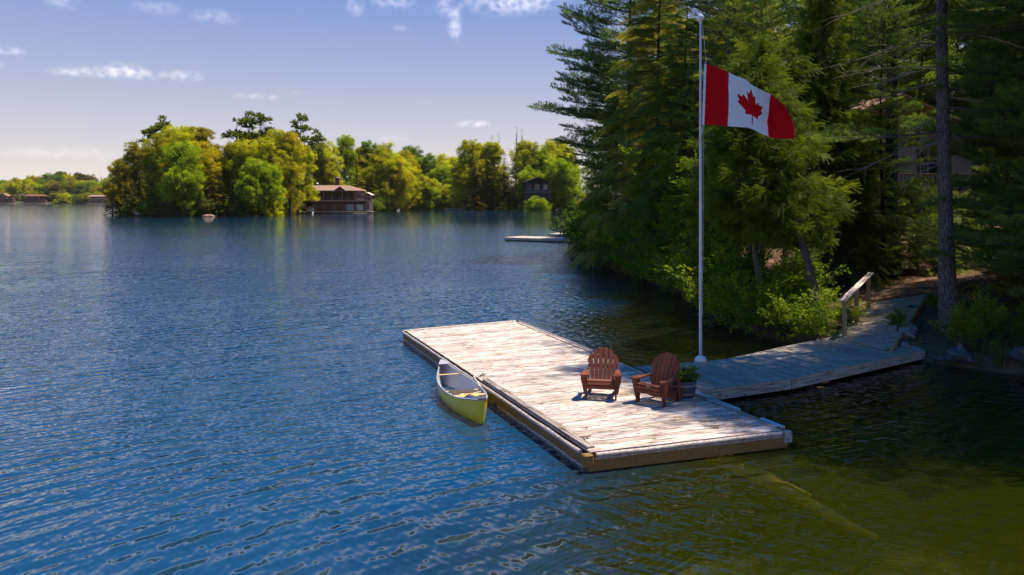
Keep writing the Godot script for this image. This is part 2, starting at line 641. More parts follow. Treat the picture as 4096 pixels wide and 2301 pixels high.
	# ground
	mat("ground_cover", Color.WHITE, 0.95, {"vertex_color_use_as_albedo": true, "albedo_texture": noise_tex(51, 0.03, 5, [[0.0, lin(0.45, 0.42, 0.4)], [0.5, lin(0.8, 0.8, 0.8)], [1.0, Color.WHITE]]), "uv1_triplanar": true, "uv1_world_triplanar": true, "uv1_scale": Vector3(0.45, 0.45, 0.45), "heightmap_enabled": true, "heightmap_scale": 2.5, "heightmap_texture": noise_tex(52, 0.05, 4, [[0.0, Color.BLACK], [1.0, Color.WHITE]])})
	mat("rock", lin(0.8, 0.76, 0.74), 0.85, {"albedo_texture": noise_tex(55, 0.02, 5, [[0.0, lin(0.10, 0.09, 0.085)], [0.45, lin(0.26, 0.235, 0.22)], [0.7, lin(0.36, 0.33, 0.31)], [1.0, lin(0.2, 0.19, 0.16)]]), "uv1_triplanar": true, "uv1_scale": Vector3(1.2, 1.2, 1.2), "heightmap_enabled": true, "heightmap_scale": 1.0, "heightmap_texture": noise_tex(56, 0.04, 4, [[0.0, Color.BLACK], [1.0, Color.WHITE]])})
	mat("dark_rock", lin(0.26, 0.27, 0.31), 0.7, {"albedo_texture": M.rock.albedo_texture, "uv1_triplanar": true})
	mat("pink_rock", lin(1.0, 0.72, 0.6), 0.85, {"albedo_texture": M.rock.albedo_texture, "uv1_triplanar": true})
	mat("brown_rock", lin(0.75, 0.5, 0.38), 0.85, {"albedo_texture": M.rock.albedo_texture, "uv1_triplanar": true})
	# buildings
	mat("white_siding", lin(0.25, 0.26, 0.28), 0.7)
	mat("tan_siding", lin(0.30, 0.26, 0.19), 0.75)
	mat("window_glass", lin(0.015, 0.02, 0.025), 0.06, {"metallic_specular": 0.6})
	mat("pale_glass", lin(0.32, 0.34, 0.34), 0.1, {"metallic_specular": 0.6})
	mat("dark_brown", lin(0.075, 0.041, 0.030), 0.75)
	mat("red_brown", lin(0.17, 0.088, 0.06), 0.75)
	mat("door_brown", lin(0.15, 0.08, 0.045), 0.9, {"metallic_specular": 0.1})
	mat("cedar_trim", lin(0.34, 0.18, 0.09), 0.7)
	mat("roof_shingle", lin(0.27, 0.17, 0.13), 0.95, {"metallic_specular": 0.1, "albedo_texture": noise_tex(61, 0.02, 4, [[0.0, lin(0.62, 0.6, 0.6)], [0.6, Color.WHITE], [1.0, Color.WHITE]]), "uv1_triplanar": true, "uv1_scale": Vector3(0.5, 0.5, 0.5)})
	mat("brick_chimney", lin(0.085, 0.04, 0.034), 0.85)
	mat("stone_cap", lin(0.5, 0.47, 0.43), 0.85)
	mat("pale_wood", lin(0.56, 0.44, 0.35), 0.75)
	mat("white_paint", lin(0.72, 0.71, 0.69), 0.5)
	mat("canvas", lin(0.58, 0.50, 0.47), 0.9)
	mat("navy_wall", lin(0.013, 0.016, 0.024), 0.8)
	mat("dark_chair", lin(0.03, 0.02, 0.018), 0.6)


# ------------------------------------------------------------------ land and water
func make_shoreline():
	# the water's edge, seen from above (x, z), going round the land
	shore = PackedVector2Array([
		Vector2(70, -6), Vector2(30, -14.5), Vector2(20, -17), Vector2(15.0, -18.6), Vector2(12.6, -19.8), Vector2(11.6, -20.8), Vector2(10.4, -22.0), Vector2(9.3, -23.1), Vector2(8.3, -24.3), Vector2(7.9, -25.6),
		Vector2(7.7, -27.2), Vector2(7.4, -28.6), Vector2(7.5, -31), Vector2(7.8, -34.5), Vector2(7.7, -38.5), Vector2(7.1, -44), Vector2(6.1, -50), Vector2(5.6, -56), Vector2(6.0, -64), Vector2(6.9, -76), Vector2(7.6, -86), Vector2(9.5, -97),
		Vector2(14, -112), Vector2(22, -145), Vector2(27, -200), Vector2(27, -285), Vector2(17, -322), Vector2(3, -334), Vector2(-12, -330), Vector2(-24, -338), Vector2(-40, -343), Vector2(-52, -340),
		Vector2(-50, -300), Vector2(-45.5, -268), Vector2(-50, -259.5), Vector2(-67, -259), Vector2(-69, -240), Vector2(-67.5, -223), Vector2(-69, -213.5), Vector2(-77, -206), Vector2(-88, -204), Vector2(-97, -206), Vector2(-101, -212),
		Vector2(-106, -235), Vector2(-112, -300), Vector2(-150, -460), Vector2(70, -480)])


func land(x: float, z: float) -> float:
	# metres inland of the water's edge, negative over the water
	var p := Vector2(x, z)
	var best := 1e9
	var inside := false
	var n := shore.size()
	var j := n - 1
	for i in n:
		var a := shore[j]
		var b := shore[i]
		var ab := b - a
		var t := clampf((p - a).dot(ab) / ab.length_squared(), 0.0, 1.0)
		best = minf(best, p.distance_squared_to(a + ab * t))
		if (b.y > z) != (a.y > z) and x < (a.x - b.x) * (z - b.y) / (a.y - b.y) + b.x:
			inside = not inside
		j = i
	return sqrt(best) if inside else -sqrt(best)


func height_at(x: float, z: float) -> float:
	var d := land(x, z) + 0.35 * lump.get_noise_2d(x * 4.0, z * 4.0)
	return height_from(d, x, z)


func height_from(d: float, x: float, z: float) -> float:
	var far: bool = z < -105.0
	if d > 0.0:
		var h := 0.30 * smoothstep(0.0, 0.45, d) + 0.115 * d
		if far: h = 0.6 * smoothstep(0.0, 1.5, d) + minf(0.085 * d, 5.0)
		elif d > 26.0: h = 0.30 + 0.115 * 26.0 + (d - 26.0) * 0.06
		return h + 0.16 * smoothstep(0.4, 3.0, d) * lump.get_noise_2d(x * 2.4, z * 2.4)
	if far: return maxf(0.3 * d - 0.12, -5.0)
	var deep := minf(0.14 * -d * (1.0 + 0.4 * lump.get_noise_2d(x * 1.2, z * 1.2)), 1.75) + 0.12 * smoothstep(0.0, 0.5, -d)
	return -deep - 3.2 * smoothstep(0.5, -5.0, shelf(x, z))


func shelf(x: float, z: float) -> float:
	# metres to the shoreward side of the drop-off, where the shallow sandy shelf ends
	var line := [Vector2(-6.0, 0.0), Vector2(-1.5, -8.0), Vector2(1.0, -13.0), Vector2(0.6, -20.0), Vector2(2.2, -27.0), Vector2(3.6, -36.0), Vector2(4.0, -55.0), Vector2(5.0, -80.0), Vector2(8.0, -100.0)]
	if z < -100.0 or z > 0.0: return land(x, z)
	for i in line.size() - 1:
		if z <= line[i].y and z > line[i + 1].y:
			return x - lerpf(line[i].x, line[i + 1].x, (z - line[i].y) / (line[i + 1].y - line[i].y))
	return x


func make_ground():
	var litter := Color(0.185, 0.098, 0.054)
	var dirt := Color(0.10, 0.062, 0.036)
	var moss := Color(0.075, 0.085, 0.02)
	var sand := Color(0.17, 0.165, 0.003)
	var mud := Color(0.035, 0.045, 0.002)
	var patch := FastNoiseLite.new()
	patch.seed = 71
	patch.frequency = 0.35
	patch.fractal_octaves = 4
	for region in [[-4.0, 46.0, -104.0, -5.0, 0.0], [-170.0, 84.0, -480.0, -103.0, 1.0]]:
		var st := SurfaceTool.new()
		st.begin(Mesh.PRIMITIVE_TRIANGLES)
		st.set_smooth_group(0)
		var xs := []
		var zs := []
		if region[4] == 0.0:
			var x: float = region[0]
			while x < region[1]:
				xs.append(x)
				x += 0.35 if x < 16.0 else 1.2
			var z: float = region[3]
			while z > region[2]:
				zs.append(z)
				z -= 0.35 if z > -32.0 else 1.0
			zs.append(region[2])
		else:
			for i in 64: xs.append(lerpf(region[0], region[1], i / 63.0))
			for i in 84: zs.append(lerpf(region[3], region[2], pow(i / 83.0, 1.15)))
		for z in zs:
			for x in xs:
				var d := land(x, z) + 0.35 * lump.get_noise_2d(x * 4.0, z * 4.0)
				var y := height_from(d, x, z)
				var q := patch.get_noise_2d(x, z)
				var c: Color
				if d > 0.0:
					c = litter.lerp(dirt, clampf(0.4 + q * 1.6 - 0.8 * smoothstep(0.0, 1.0, 1.0 - d), 0.0, 1.0))
					c = c.lerp(moss, clampf(patch.get_noise_2d(x * 0.7 + 50.0, z * 0.7) * 2.2 - 0.35, 0.0, 0.85))
					if region[4] == 1.0: c = dirt.lerp(moss, 0.6)
				else:
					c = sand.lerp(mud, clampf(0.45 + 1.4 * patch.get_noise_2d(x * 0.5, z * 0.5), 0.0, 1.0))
					c = c.lerp(Color(0.02, 0.022, 0.006), 0.8 * smoothstep(-14.0, -18.5, z))  # tree shade and dark reflection put into the bed colour farther back
					if region[4] == 0.0: c = c.lerp(Color(0.01, 0.016, 0.02), smoothstep(0.5, -4.0, shelf(x, z)))  # past the drop-off, light lost in deep water is put into the colour
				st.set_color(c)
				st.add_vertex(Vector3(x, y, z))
		var nx := xs.size()
		for i in zs.size() - 1:
			for k in nx - 1:
				var a := i * nx + k
				st.add_index(a); st.add_index(a + nx); st.add_index(a + 1)
				st.add_index(a + 1); st.add_index(a + nx); st.add_index(a + nx + 1)
		st.generate_normals()
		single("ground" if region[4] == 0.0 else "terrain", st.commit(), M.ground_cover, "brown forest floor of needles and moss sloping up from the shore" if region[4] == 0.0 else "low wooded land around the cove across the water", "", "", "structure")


func wave(x: float, z: float) -> float:
	# the longer ripples, as real relief
	var s := 0.0
	var step := 0.17 + 0.004 * maxf(0.0, -20.0 - z) if x > -16.0 else 0.3
	for w in waves:
		var keep: float = clampf((w[4] / step - 4.0) / 4.0, 0.0, 1.0)
		if keep > 0.0: s += keep * w[3] * sin(x * w[0] + z * w[1] + w[2])
	return s


var waves := []


func make_water():
	var r := rnd(77)
	for k in 22:
		var dir := deg_to_rad(50.0 + r.randfn(0.0, 14.0))
		var wl := exp(lerpf(log(0.7), log(2.6), k / 21.0))
		waves.append([cos(dir) * TAU / wl, sin(dir) * TAU / wl, r.randf() * TAU, 0.0008 * pow(wl, 1.0) * r.randf_range(0.6, 1.2), wl])
	var m := mat("lake_water", lin(1, 1, 1), 0.03, {"vertex_color_use_as_albedo": true, "transparency": BaseMaterial3D.TRANSPARENCY_ALPHA, "metallic_specular": 0.5, "normal_enabled": true, "normal_texture": ripple_normals(768, 56, 8.3), "normal_scale": 1.0})
	m.albedo_color.a = 0.62
	var deep := Color(0.007, 0.052, 0.125)  # part of the reflected sky blue is put into this body colour
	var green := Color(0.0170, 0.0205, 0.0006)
	var drift := FastNoiseLite.new()
	drift.seed = 23
	drift.frequency = 0.03
	drift.fractal_octaves = 2
	var dark := Color(0.0042, 0.0058, 0.0010)  # tree shade and dark reflections, put into the water colour
	var mix := FastNoiseLite.new()
	mix.seed = 14
	mix.frequency = 0.08
	mix.fractal_octaves = 3
	var st := SurfaceTool.new()
	st.begin(Mesh.PRIMITIVE_TRIANGLES)
	st.set_smooth_group(0)
	var calm := FastNoiseLite.new()
	calm.seed = 19
	calm.frequency = 0.07
	var xs := []
	var zs := []
	var x := -52.0
	while x < 16.01:
		xs.append(x)
		x += 0.17 if x > -16.0 else 0.3
	var z := -5.0
	while z > -104.0:
		zs.append(z)
		z -= 0.17 + 0.004 * maxf(0.0, -20.0 - z)
	for pad in [-53.0, -60.0, -66.0, -73.0, -80.0, -90.0, -100.0, -112.0, -130.0, -160.0, -400.0, -900.0, -1500.0]: xs.push_front(pad)
	for pad in [17.0, 25.0, 60.0, 160.0, 700.0]: xs.append(pad)
	for pad in [-4.0, 5.0, 15.0]: zs.push_front(pad)
	for pad in [-106.0, -112.0, -122.0, -132.0, -140.0, -150.0, -160.0, -170.0, -180.0, -190.0, -198.0, -206.0, -214.0, -226.0, -240.0, -256.0, -275.0, -300.0, -320.0, -345.0, -600.0, -1050.0]: zs.append(pad)
	for zz in zs:
		for xx in xs:
			var fade := smoothstep(-52.0, -40.0, xx) * (1.0 - smoothstep(12.0, 16.0, xx)) * smoothstep(-88.0, -42.0, zz) * (1.0 - smoothstep(-6.0, -5.0, zz))
			var d := 60.0
			if xx > -6.0 and zz > -110.0 or xx > -150.0 and xx < 70.0 and zz < -120.0 and zz > -350.0: d = -land(xx, zz)
			var y := 0.0
			if fade > 0.0: y = wave(xx, zz) * fade * (0.8 + 1.1 * calm.get_noise_2d(xx, zz)) * lerpf(0.4, 1.0, smoothstep(1.0, 9.0, d))
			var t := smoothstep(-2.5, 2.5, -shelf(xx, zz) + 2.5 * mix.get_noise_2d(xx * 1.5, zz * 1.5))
			var c := green.lerp(dark, smoothstep(-14.0, -18.5, zz)).lerp(deep, t)  # shade and tree reflection behind the dock painted into the body colour
			if zz < -120.0: c = dark.lerp(deep, smoothstep(2.0, 42.0, d) * 0.9 + 0.1)  # dark tree reflection along the far point painted in too
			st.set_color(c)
			st.set_uv(Vector2(xx + 3.4 * drift.get_noise_2d(xx, zz), zz + 3.4 * drift.get_noise_2d(xx + 300.0, zz)) / 8.3)
			st.add_vertex(Vector3(xx, y, zz))
	var nx := xs.size()
	for i in zs.size() - 1:
		for k in nx - 1:
			var a := i * nx + k
			st.add_index(a); st.add_index(a + nx); st.add_index(a + 1)
			st.add_index(a + 1); st.add_index(a + nx); st.add_index(a + nx + 1)
	st.generate_normals()
	st.generate_tangents()
	# sheltered water lies calmer: the same sheet in bands, each with gentler ripples than the one before
	var all := st.commit_to_arrays()
	var index: PackedInt32Array = all[Mesh.ARRAY_INDEX]
	var sheet := ArrayMesh.new()
	var from := 0
	var bands := [[-50.0, 1.0], [-68.0, 0.85], [-90.0, 0.7], [-112.0, 0.5], [-132.0, 0.36], [-160.0, 0.26], [-9999.0, 0.18]]
	var starts := []
	for q in bands:
		var row := zs.size() - 1
		for i in zs.size():
			if zs[i] < q[0]:
				row = i
				break
		starts.append(row)
	for n in bands.size():
		var to: int = starts[n]
		if to <= from: continue
		var lo := from * nx
		var cut := []
		cut.resize(Mesh.ARRAY_MAX)
		for slot in [Mesh.ARRAY_VERTEX, Mesh.ARRAY_NORMAL, Mesh.ARRAY_COLOR, Mesh.ARRAY_TEX_UV]:
			cut[slot] = all[slot].slice(lo, (to + 1) * nx)
		cut[Mesh.ARRAY_TANGENT] = all[Mesh.ARRAY_TANGENT].slice(lo * 4, (to + 1) * nx * 4)
		var ix := index.slice(from * (nx - 1) * 6, to * (nx - 1) * 6)
		for i in ix.size(): ix[i] -= lo
		cut[Mesh.ARRAY_INDEX] = ix
		sheet.add_surface_from_arrays(Mesh.PRIMITIVE_TRIANGLES, cut)
		var mm: StandardMaterial3D = m if n == 0 else m.duplicate()
		mm.normal_scale = bands[n][1]
		sheet.surface_set_material(sheet.get_surface_count() - 1, mm)
		from = to
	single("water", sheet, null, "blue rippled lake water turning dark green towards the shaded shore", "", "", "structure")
	# the deep lake floor, out of sight
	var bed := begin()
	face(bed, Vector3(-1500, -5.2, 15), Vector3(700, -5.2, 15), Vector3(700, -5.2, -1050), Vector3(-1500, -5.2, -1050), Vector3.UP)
	single("lake_bed", finish(bed), mat("dimmed_mud", lin(0.01, 0.016, 0.02), 0.95), "dark lake floor", "", "", "structure")  # mud darkened for the light that deep water takes


func far_height(x: float, z: float) -> float:
	# the long hill on the far shore: it rises towards the right
	var edge := -770.0 - 0.08 * (x + 500.0) + 10.0 * lump.get_noise_2d(x * 0.2, 3.0)
	var d := edge - z
	var top := 6.0 + 10.0 * smoothstep(-520.0, -430.0, x) + 3.0 * lump.get_noise_2d(x * 0.3, 9.0)
	return clampf(d * 0.28, -2.0, top) + (0.6 if d > 0.0 else 0.0)


func make_far_shore():
	var st := SurfaceTool.new()
	st.begin(Mesh.PRIMITIVE_TRIANGLES)
	st.set_smooth_group(0)
	st.set_color(Color(0.05, 0.06, 0.02))
	var nx := 90
	for i in 16:
		for k in nx:
			var x := lerpf(-1450.0, 650.0, k / (nx - 1.0))
			var z := -745.0 - i * 18.0
			st.add_vertex(Vector3(x, far_height(x, z), z))
	for i in 15:
		for k in nx - 1:
			var a := i * nx + k
			st.add_index(a); st.add_index(a + nx); st.add_index(a + 1)
			st.add_index(a + 1); st.add_index(a + nx); st.add_index(a + nx + 1)
	st.generate_normals()
	single("hills", st.commit(), M.ground_cover, "low hills on the far shore of the lake", "", "", "structure")


# ------------------------------------------------------------------ foliage meshes
func tuft(l: Leaves, r: RandomNumberGenerator, p: Vector3, dir: Vector3, count: int, length: float, width: float, shade: float):
	for i in count:
		var d := (dir * 0.75 + Vector3(r.randfn(), r.randfn() + 0.25, r.randfn()) * 0.55).normalized()
		var side := d.cross(Vector3(r.randfn(), r.randfn(), r.randfn())).normalized() * width * 0.5
		var k := shade * r.randf_range(0.75, 1.2)
		l.tri(p - side, p + side, p + d * length * r.randf_range(0.75, 1.1), Color(k, k, k * r.randf_range(0.8, 1.1)))


func make_foliage_meshes():
	# white pine boughs: a stem, forked twigs, each ending in brushes of long needles
	for v in 4:
		var r := rnd(100 + v)
		var l := Leaves.new()
		var st := begin()
		var bend := r.randf_range(-0.06, 0.12)
		tube(st, [Vector3.ZERO, Vector3(0.7, bend * 0.3, 0), Vector3(1.35, bend, 0.04)], [0.016, 0.011, 0.005], 4, false)
		var s := 0.16
		var flip := 1.0
		while s < 1.0:
			var p := Vector3(1.35 * s, bend * s * s, 0.03 * s)
			var a := r.randf_range(0.7, 1.15)
			var d := Vector3(cos(a), r.randf_range(0.02, 0.32), sin(a) * flip).normalized()
			var len := 0.22 + 0.46 * (1.0 - s) * r.randf_range(0.7, 1.2)
			tube(st, [p, p + d * len], [0.007, 0.003], 3, false)
			for f in [0.4, 0.62, 0.82, 1.0]:
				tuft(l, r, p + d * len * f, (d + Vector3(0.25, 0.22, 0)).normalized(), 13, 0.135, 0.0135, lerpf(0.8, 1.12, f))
			s += r.randf_range(0.045, 0.085)
			flip = -flip
		for f in [0.88, 1.0]:
			tuft(l, r, Vector3(1.35 * f, bend * f, 0.03), Vector3(1, 0.2, 0), 20, 0.15, 0.0135, 1.1)
		var mesh := ArrayMesh.new()
		l.into(mesh, M.needles)
		st.generate_normals()
		st.set_material(M.twig)
		st.commit(mesh)
		pine_bough.append(mesh)
	# hemlock sprays: flat, feathered, tips hanging
	for v in 4:
		var r := rnd(120 + v)
		var l := Leaves.new()
		var st := begin()
		var path := []
		var droop := r.randf_range(0.22, 0.42)
		for i in 7: path.append(Vector3(1.3 * i / 6.0, 0.05 * i / 6.0 - droop * pow(i / 6.0, 2.4), 0.05 * sin(i * 1.1 + v)))
		tube(st, path, [0.014, 0.012, 0.01, 0.008, 0.006, 0.004, 0.002], 4, false)
		for i in 30:
			var s := 0.1 + 0.9 * i / 29.0
			var k: float = s * 5.999
			var p: Vector3 = path[int(k)].lerp(path[int(k) + 1], k - int(k))
			var flip := 1.0 if i % 2 == 0 else -1.0
			var a := r.randf_range(0.75, 1.1)
			var d := Vector3(cos(a), -0.1, sin(a) * flip).normalized()
			var len := (0.42 * (1.0 - s) + 0.10) * r.randf_range(0.75, 1.2)
			var f := 0.0
			while f < 1.0:
				var q := p + d * len * f + Vector3(0, -0.16 * len * f * f, 0)
				var across := Vector3(-d.z, 0, d.x)
				for e in [-1.0, 1.0]:
					var tip: Vector3 = q + (d * 0.55 + across * e * 0.9 + Vector3(0, r.randf_range(-0.25, 0.2), 0)) * 0.075 * r.randf_range(0.7, 1.2)
					var wide := d * 0.017
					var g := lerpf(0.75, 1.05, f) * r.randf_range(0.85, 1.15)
					var c := Color(g, g, g)
					if f > 0.72: c = Color(g * 1.45, g * 1.2, g)
					l.tri(q - wide, q + wide, tip, c)
				f += 0.05 / len
		var mesh := ArrayMesh.new()
		l.into(mesh, M.needles)
		st.generate_normals()
		st.set_material(M.twig)
		st.commit(mesh)
		hemlock_spray.append(mesh)
	# cedar sprays: fans of scaly blades, hanging a little
	for v in 3:
		var r := rnd(140 + v)
		var l := Leaves.new()
		for i in 13:
			var a := lerpf(-0.95, 0.95, i / 12.0) + r.randf_range(-0.1, 0.1)
			var d := Vector3(cos(a), sin(a) * 0.75 - 0.25, r.randf_range(-0.45, 0.45)).normalized()
			var p := Vector3(0.28 * absf(r.randf()), 0, 0)
			var len := r.randf_range(0.3, 0.62)
			var f := 0.2
			while f < 1.0:
				var q := p + d * len * f + Vector3(0, -0.1 * f * f, 0)
				for e in [-1.0, 1.0]:
					var across := d.cross(Vector3(0.2, 0.3, 1.0)).normalized()
					var tip: Vector3 = q + (d + across * e * r.randf_range(0.5, 0.9) + Vector3(0, -0.2, r.randf_range(-0.3, 0.3))).normalized() * 0.085
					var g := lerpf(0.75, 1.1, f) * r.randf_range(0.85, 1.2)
					l.tri(q - d * 0.012, q + d * 0.02, tip, Color(g, g, g * 0.95))
				f += 0.085
		var mesh := ArrayMesh.new()
		l.into(mesh, M.needles)
		cedar_spray.append(mesh)
	# leafy twigs
	for v in 4:
		var r := rnd(160 + v)
		var l := Leaves.new()
		var st := begin()
		tube(st, [Vector3.ZERO, Vector3(0.3, 0.03, 0.02), Vector3(0.58, 0.02, -0.02)], [0.007, 0.005, 0.002], 3, false)
		for i in 22:
			var s := 0.12 + 0.88 * i / 21.0
			var p := Vector3(0.58 * s, 0.03 * sin(s * 3.0), 0)
			var a := r.randf_range(0.4, 1.3) * (1.0 if i % 2 == 0 else -1.0)
			var d := Vector3(cos(a), r.randf_range(-0.5, 0.35), sin(a)).normalized()
			p += d * r.randf_range(0.02, 0.14)
			var up := (Vector3.UP + Vector3(r.randfn(), r.randfn(), r.randfn()) * 0.45).normalized()
			var g := r.randf_range(0.75, 1.2)
			l.leaf(p, d, up, r.randf_range(0.075, 0.125), r.randf_range(0.05, 0.075), Color(g, g * r.randf_range(0.94, 1.06), g))
		var mesh := ArrayMesh.new()
		l.into(mesh, M.broad_leaf)
		st.generate_normals()
		st.set_material(M.twig)
		st.commit(mesh)
		leaf_twig.append(mesh)
	# leaf clumps for trees across the water
	for v in 5:
		var r := rnd(180 + v)
		var l := Leaves.new()
		for i in 85:
			var d := Vector3(r.randfn(), r.randfn() * 0.8, r.randfn()).normalized()
			var p := d * pow(r.randf(), 0.45) * Vector3(1.0, 0.72, 1.0)
			var up := (d + Vector3(0, 0.7, 0) + Vector3(r.randfn(), r.randfn(), r.randfn()) * 0.45).normalized()
			var along := up.cross(Vector3(r.randfn(), r.randfn(), r.randfn())).normalized()
			var g := r.randf_range(0.72, 1.2)
			l.leaf(p, along, up, r.randf_range(0.20, 0.38), r.randf_range(0.16, 0.26), Color(g, g * r.randf_range(0.95, 1.05), g))
		var mesh := ArrayMesh.new()
		l.into(mesh, M.far_leaf)
		clump.append(mesh)
	for v in 3:
		var r := rnd(200 + v)
		var l := Leaves.new()
		# a hanging evergreen branch, 2 m long
		for i in 60:
			var s := 0.05 + 0.95 * i / 59.0
			var p := Vector3(2.0 * s, 0.1 * s - 0.55 * pow(s, 2.2), 0)
			var flip := 1.0 if i % 2 == 0 else -1.0
			var d := Vector3(0.6, r.randf_range(-0.45, 0.15), flip).normalized()
			var len := (0.75 * (1.0 - s) + 0.2) * r.randf_range(0.6, 1.1)
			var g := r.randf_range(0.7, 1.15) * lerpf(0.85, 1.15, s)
			var w := Vector3(0.09, 0, 0)
			l.tri(p - w, p + w, p + d * len, Color(g, g, g))
			l.tri(p + d * len * 0.35 - w, p + d * len * 0.35 + w, p + d * len * 0.5 + Vector3(0.16, -0.12, flip * 0.1), Color(g * 1.2, g * 1.1, g))
		var mesh := ArrayMesh.new()
		l.into(mesh, M.far_leaf)
		far_spray.append(mesh)
	for v in 3:
		var r := rnd(220 + v)
		var l := Leaves.new()
		# a pine bough with brushes of needles, 2 m long, seen from afar
		for i in 44:
			var s := r.randf_range(0.2, 1.0)
			var p := Vector3(2.0 * s, 0.12 * s * s + r.randf_range(-0.05, 0.12), r.randf_range(-0.6, 0.6) * (1.15 - s * 0.6))
			for k in 8:
				var d := Vector3(r.randfn() * 0.5 + 0.5, absf(r.randfn()) * 0.75, r.randfn() * 0.6).normalized()
				var side := d.cross(Vector3(r.randfn(), r.randfn(), r.randfn())).normalized() * 0.05
				var g := r.randf_range(0.7, 1.2)
				l.tri(p - side, p + side, p + d * r.randf_range(0.25, 0.42), Color(g, g, g))
		var mesh := ArrayMesh.new()
		l.into(mesh, M.far_leaf)
		far_tuft.append(mesh)


# ------------------------------------------------------------------ trees near by
func trunk_path(h: float, lean: Vector2, r: RandomNumberGenerator, sway := 0.15) -> Array:
	var p := []
	var ph := r.randf() * TAU
	for i in 9:
		var t := i / 8.0
		p.append(Vector3(lean.x * t + sway * sin(t * 5.0 + ph) * t, h * t - (0.3 if i == 0 else 0.0), lean.y * t + sway * cos(t * 4.0 + ph) * t))
	return p


func along(p: Array, t: float) -> Vector3:
	var k := clampf(t, 0.0, 0.9999) * (p.size() - 1)
	return (p[int(k)] as Vector3).lerp(p[int(k) + 1], k - int(k))


func split_scatter(o: Node, called: String, meshes: Array, places: Array, tints: Array):
	for v in meshes.size():
		var a := []
		var b := []
		for i in range(v, places.size(), meshes.size()):
			a.append(places[i])
			b.append(tints[i])
		if a.size(): scatter(called, meshes[v], a, b, null, o).set_meta("kind", "stuff")


func tint(r: RandomNumberGenerator, a: Color, b: Color) -> Color:
	var c := a.lerp(b, r.randf())
	var g := r.randf_range(0.82, 1.18)
	return Color(c.r * g, c.g * g, c.b * g)


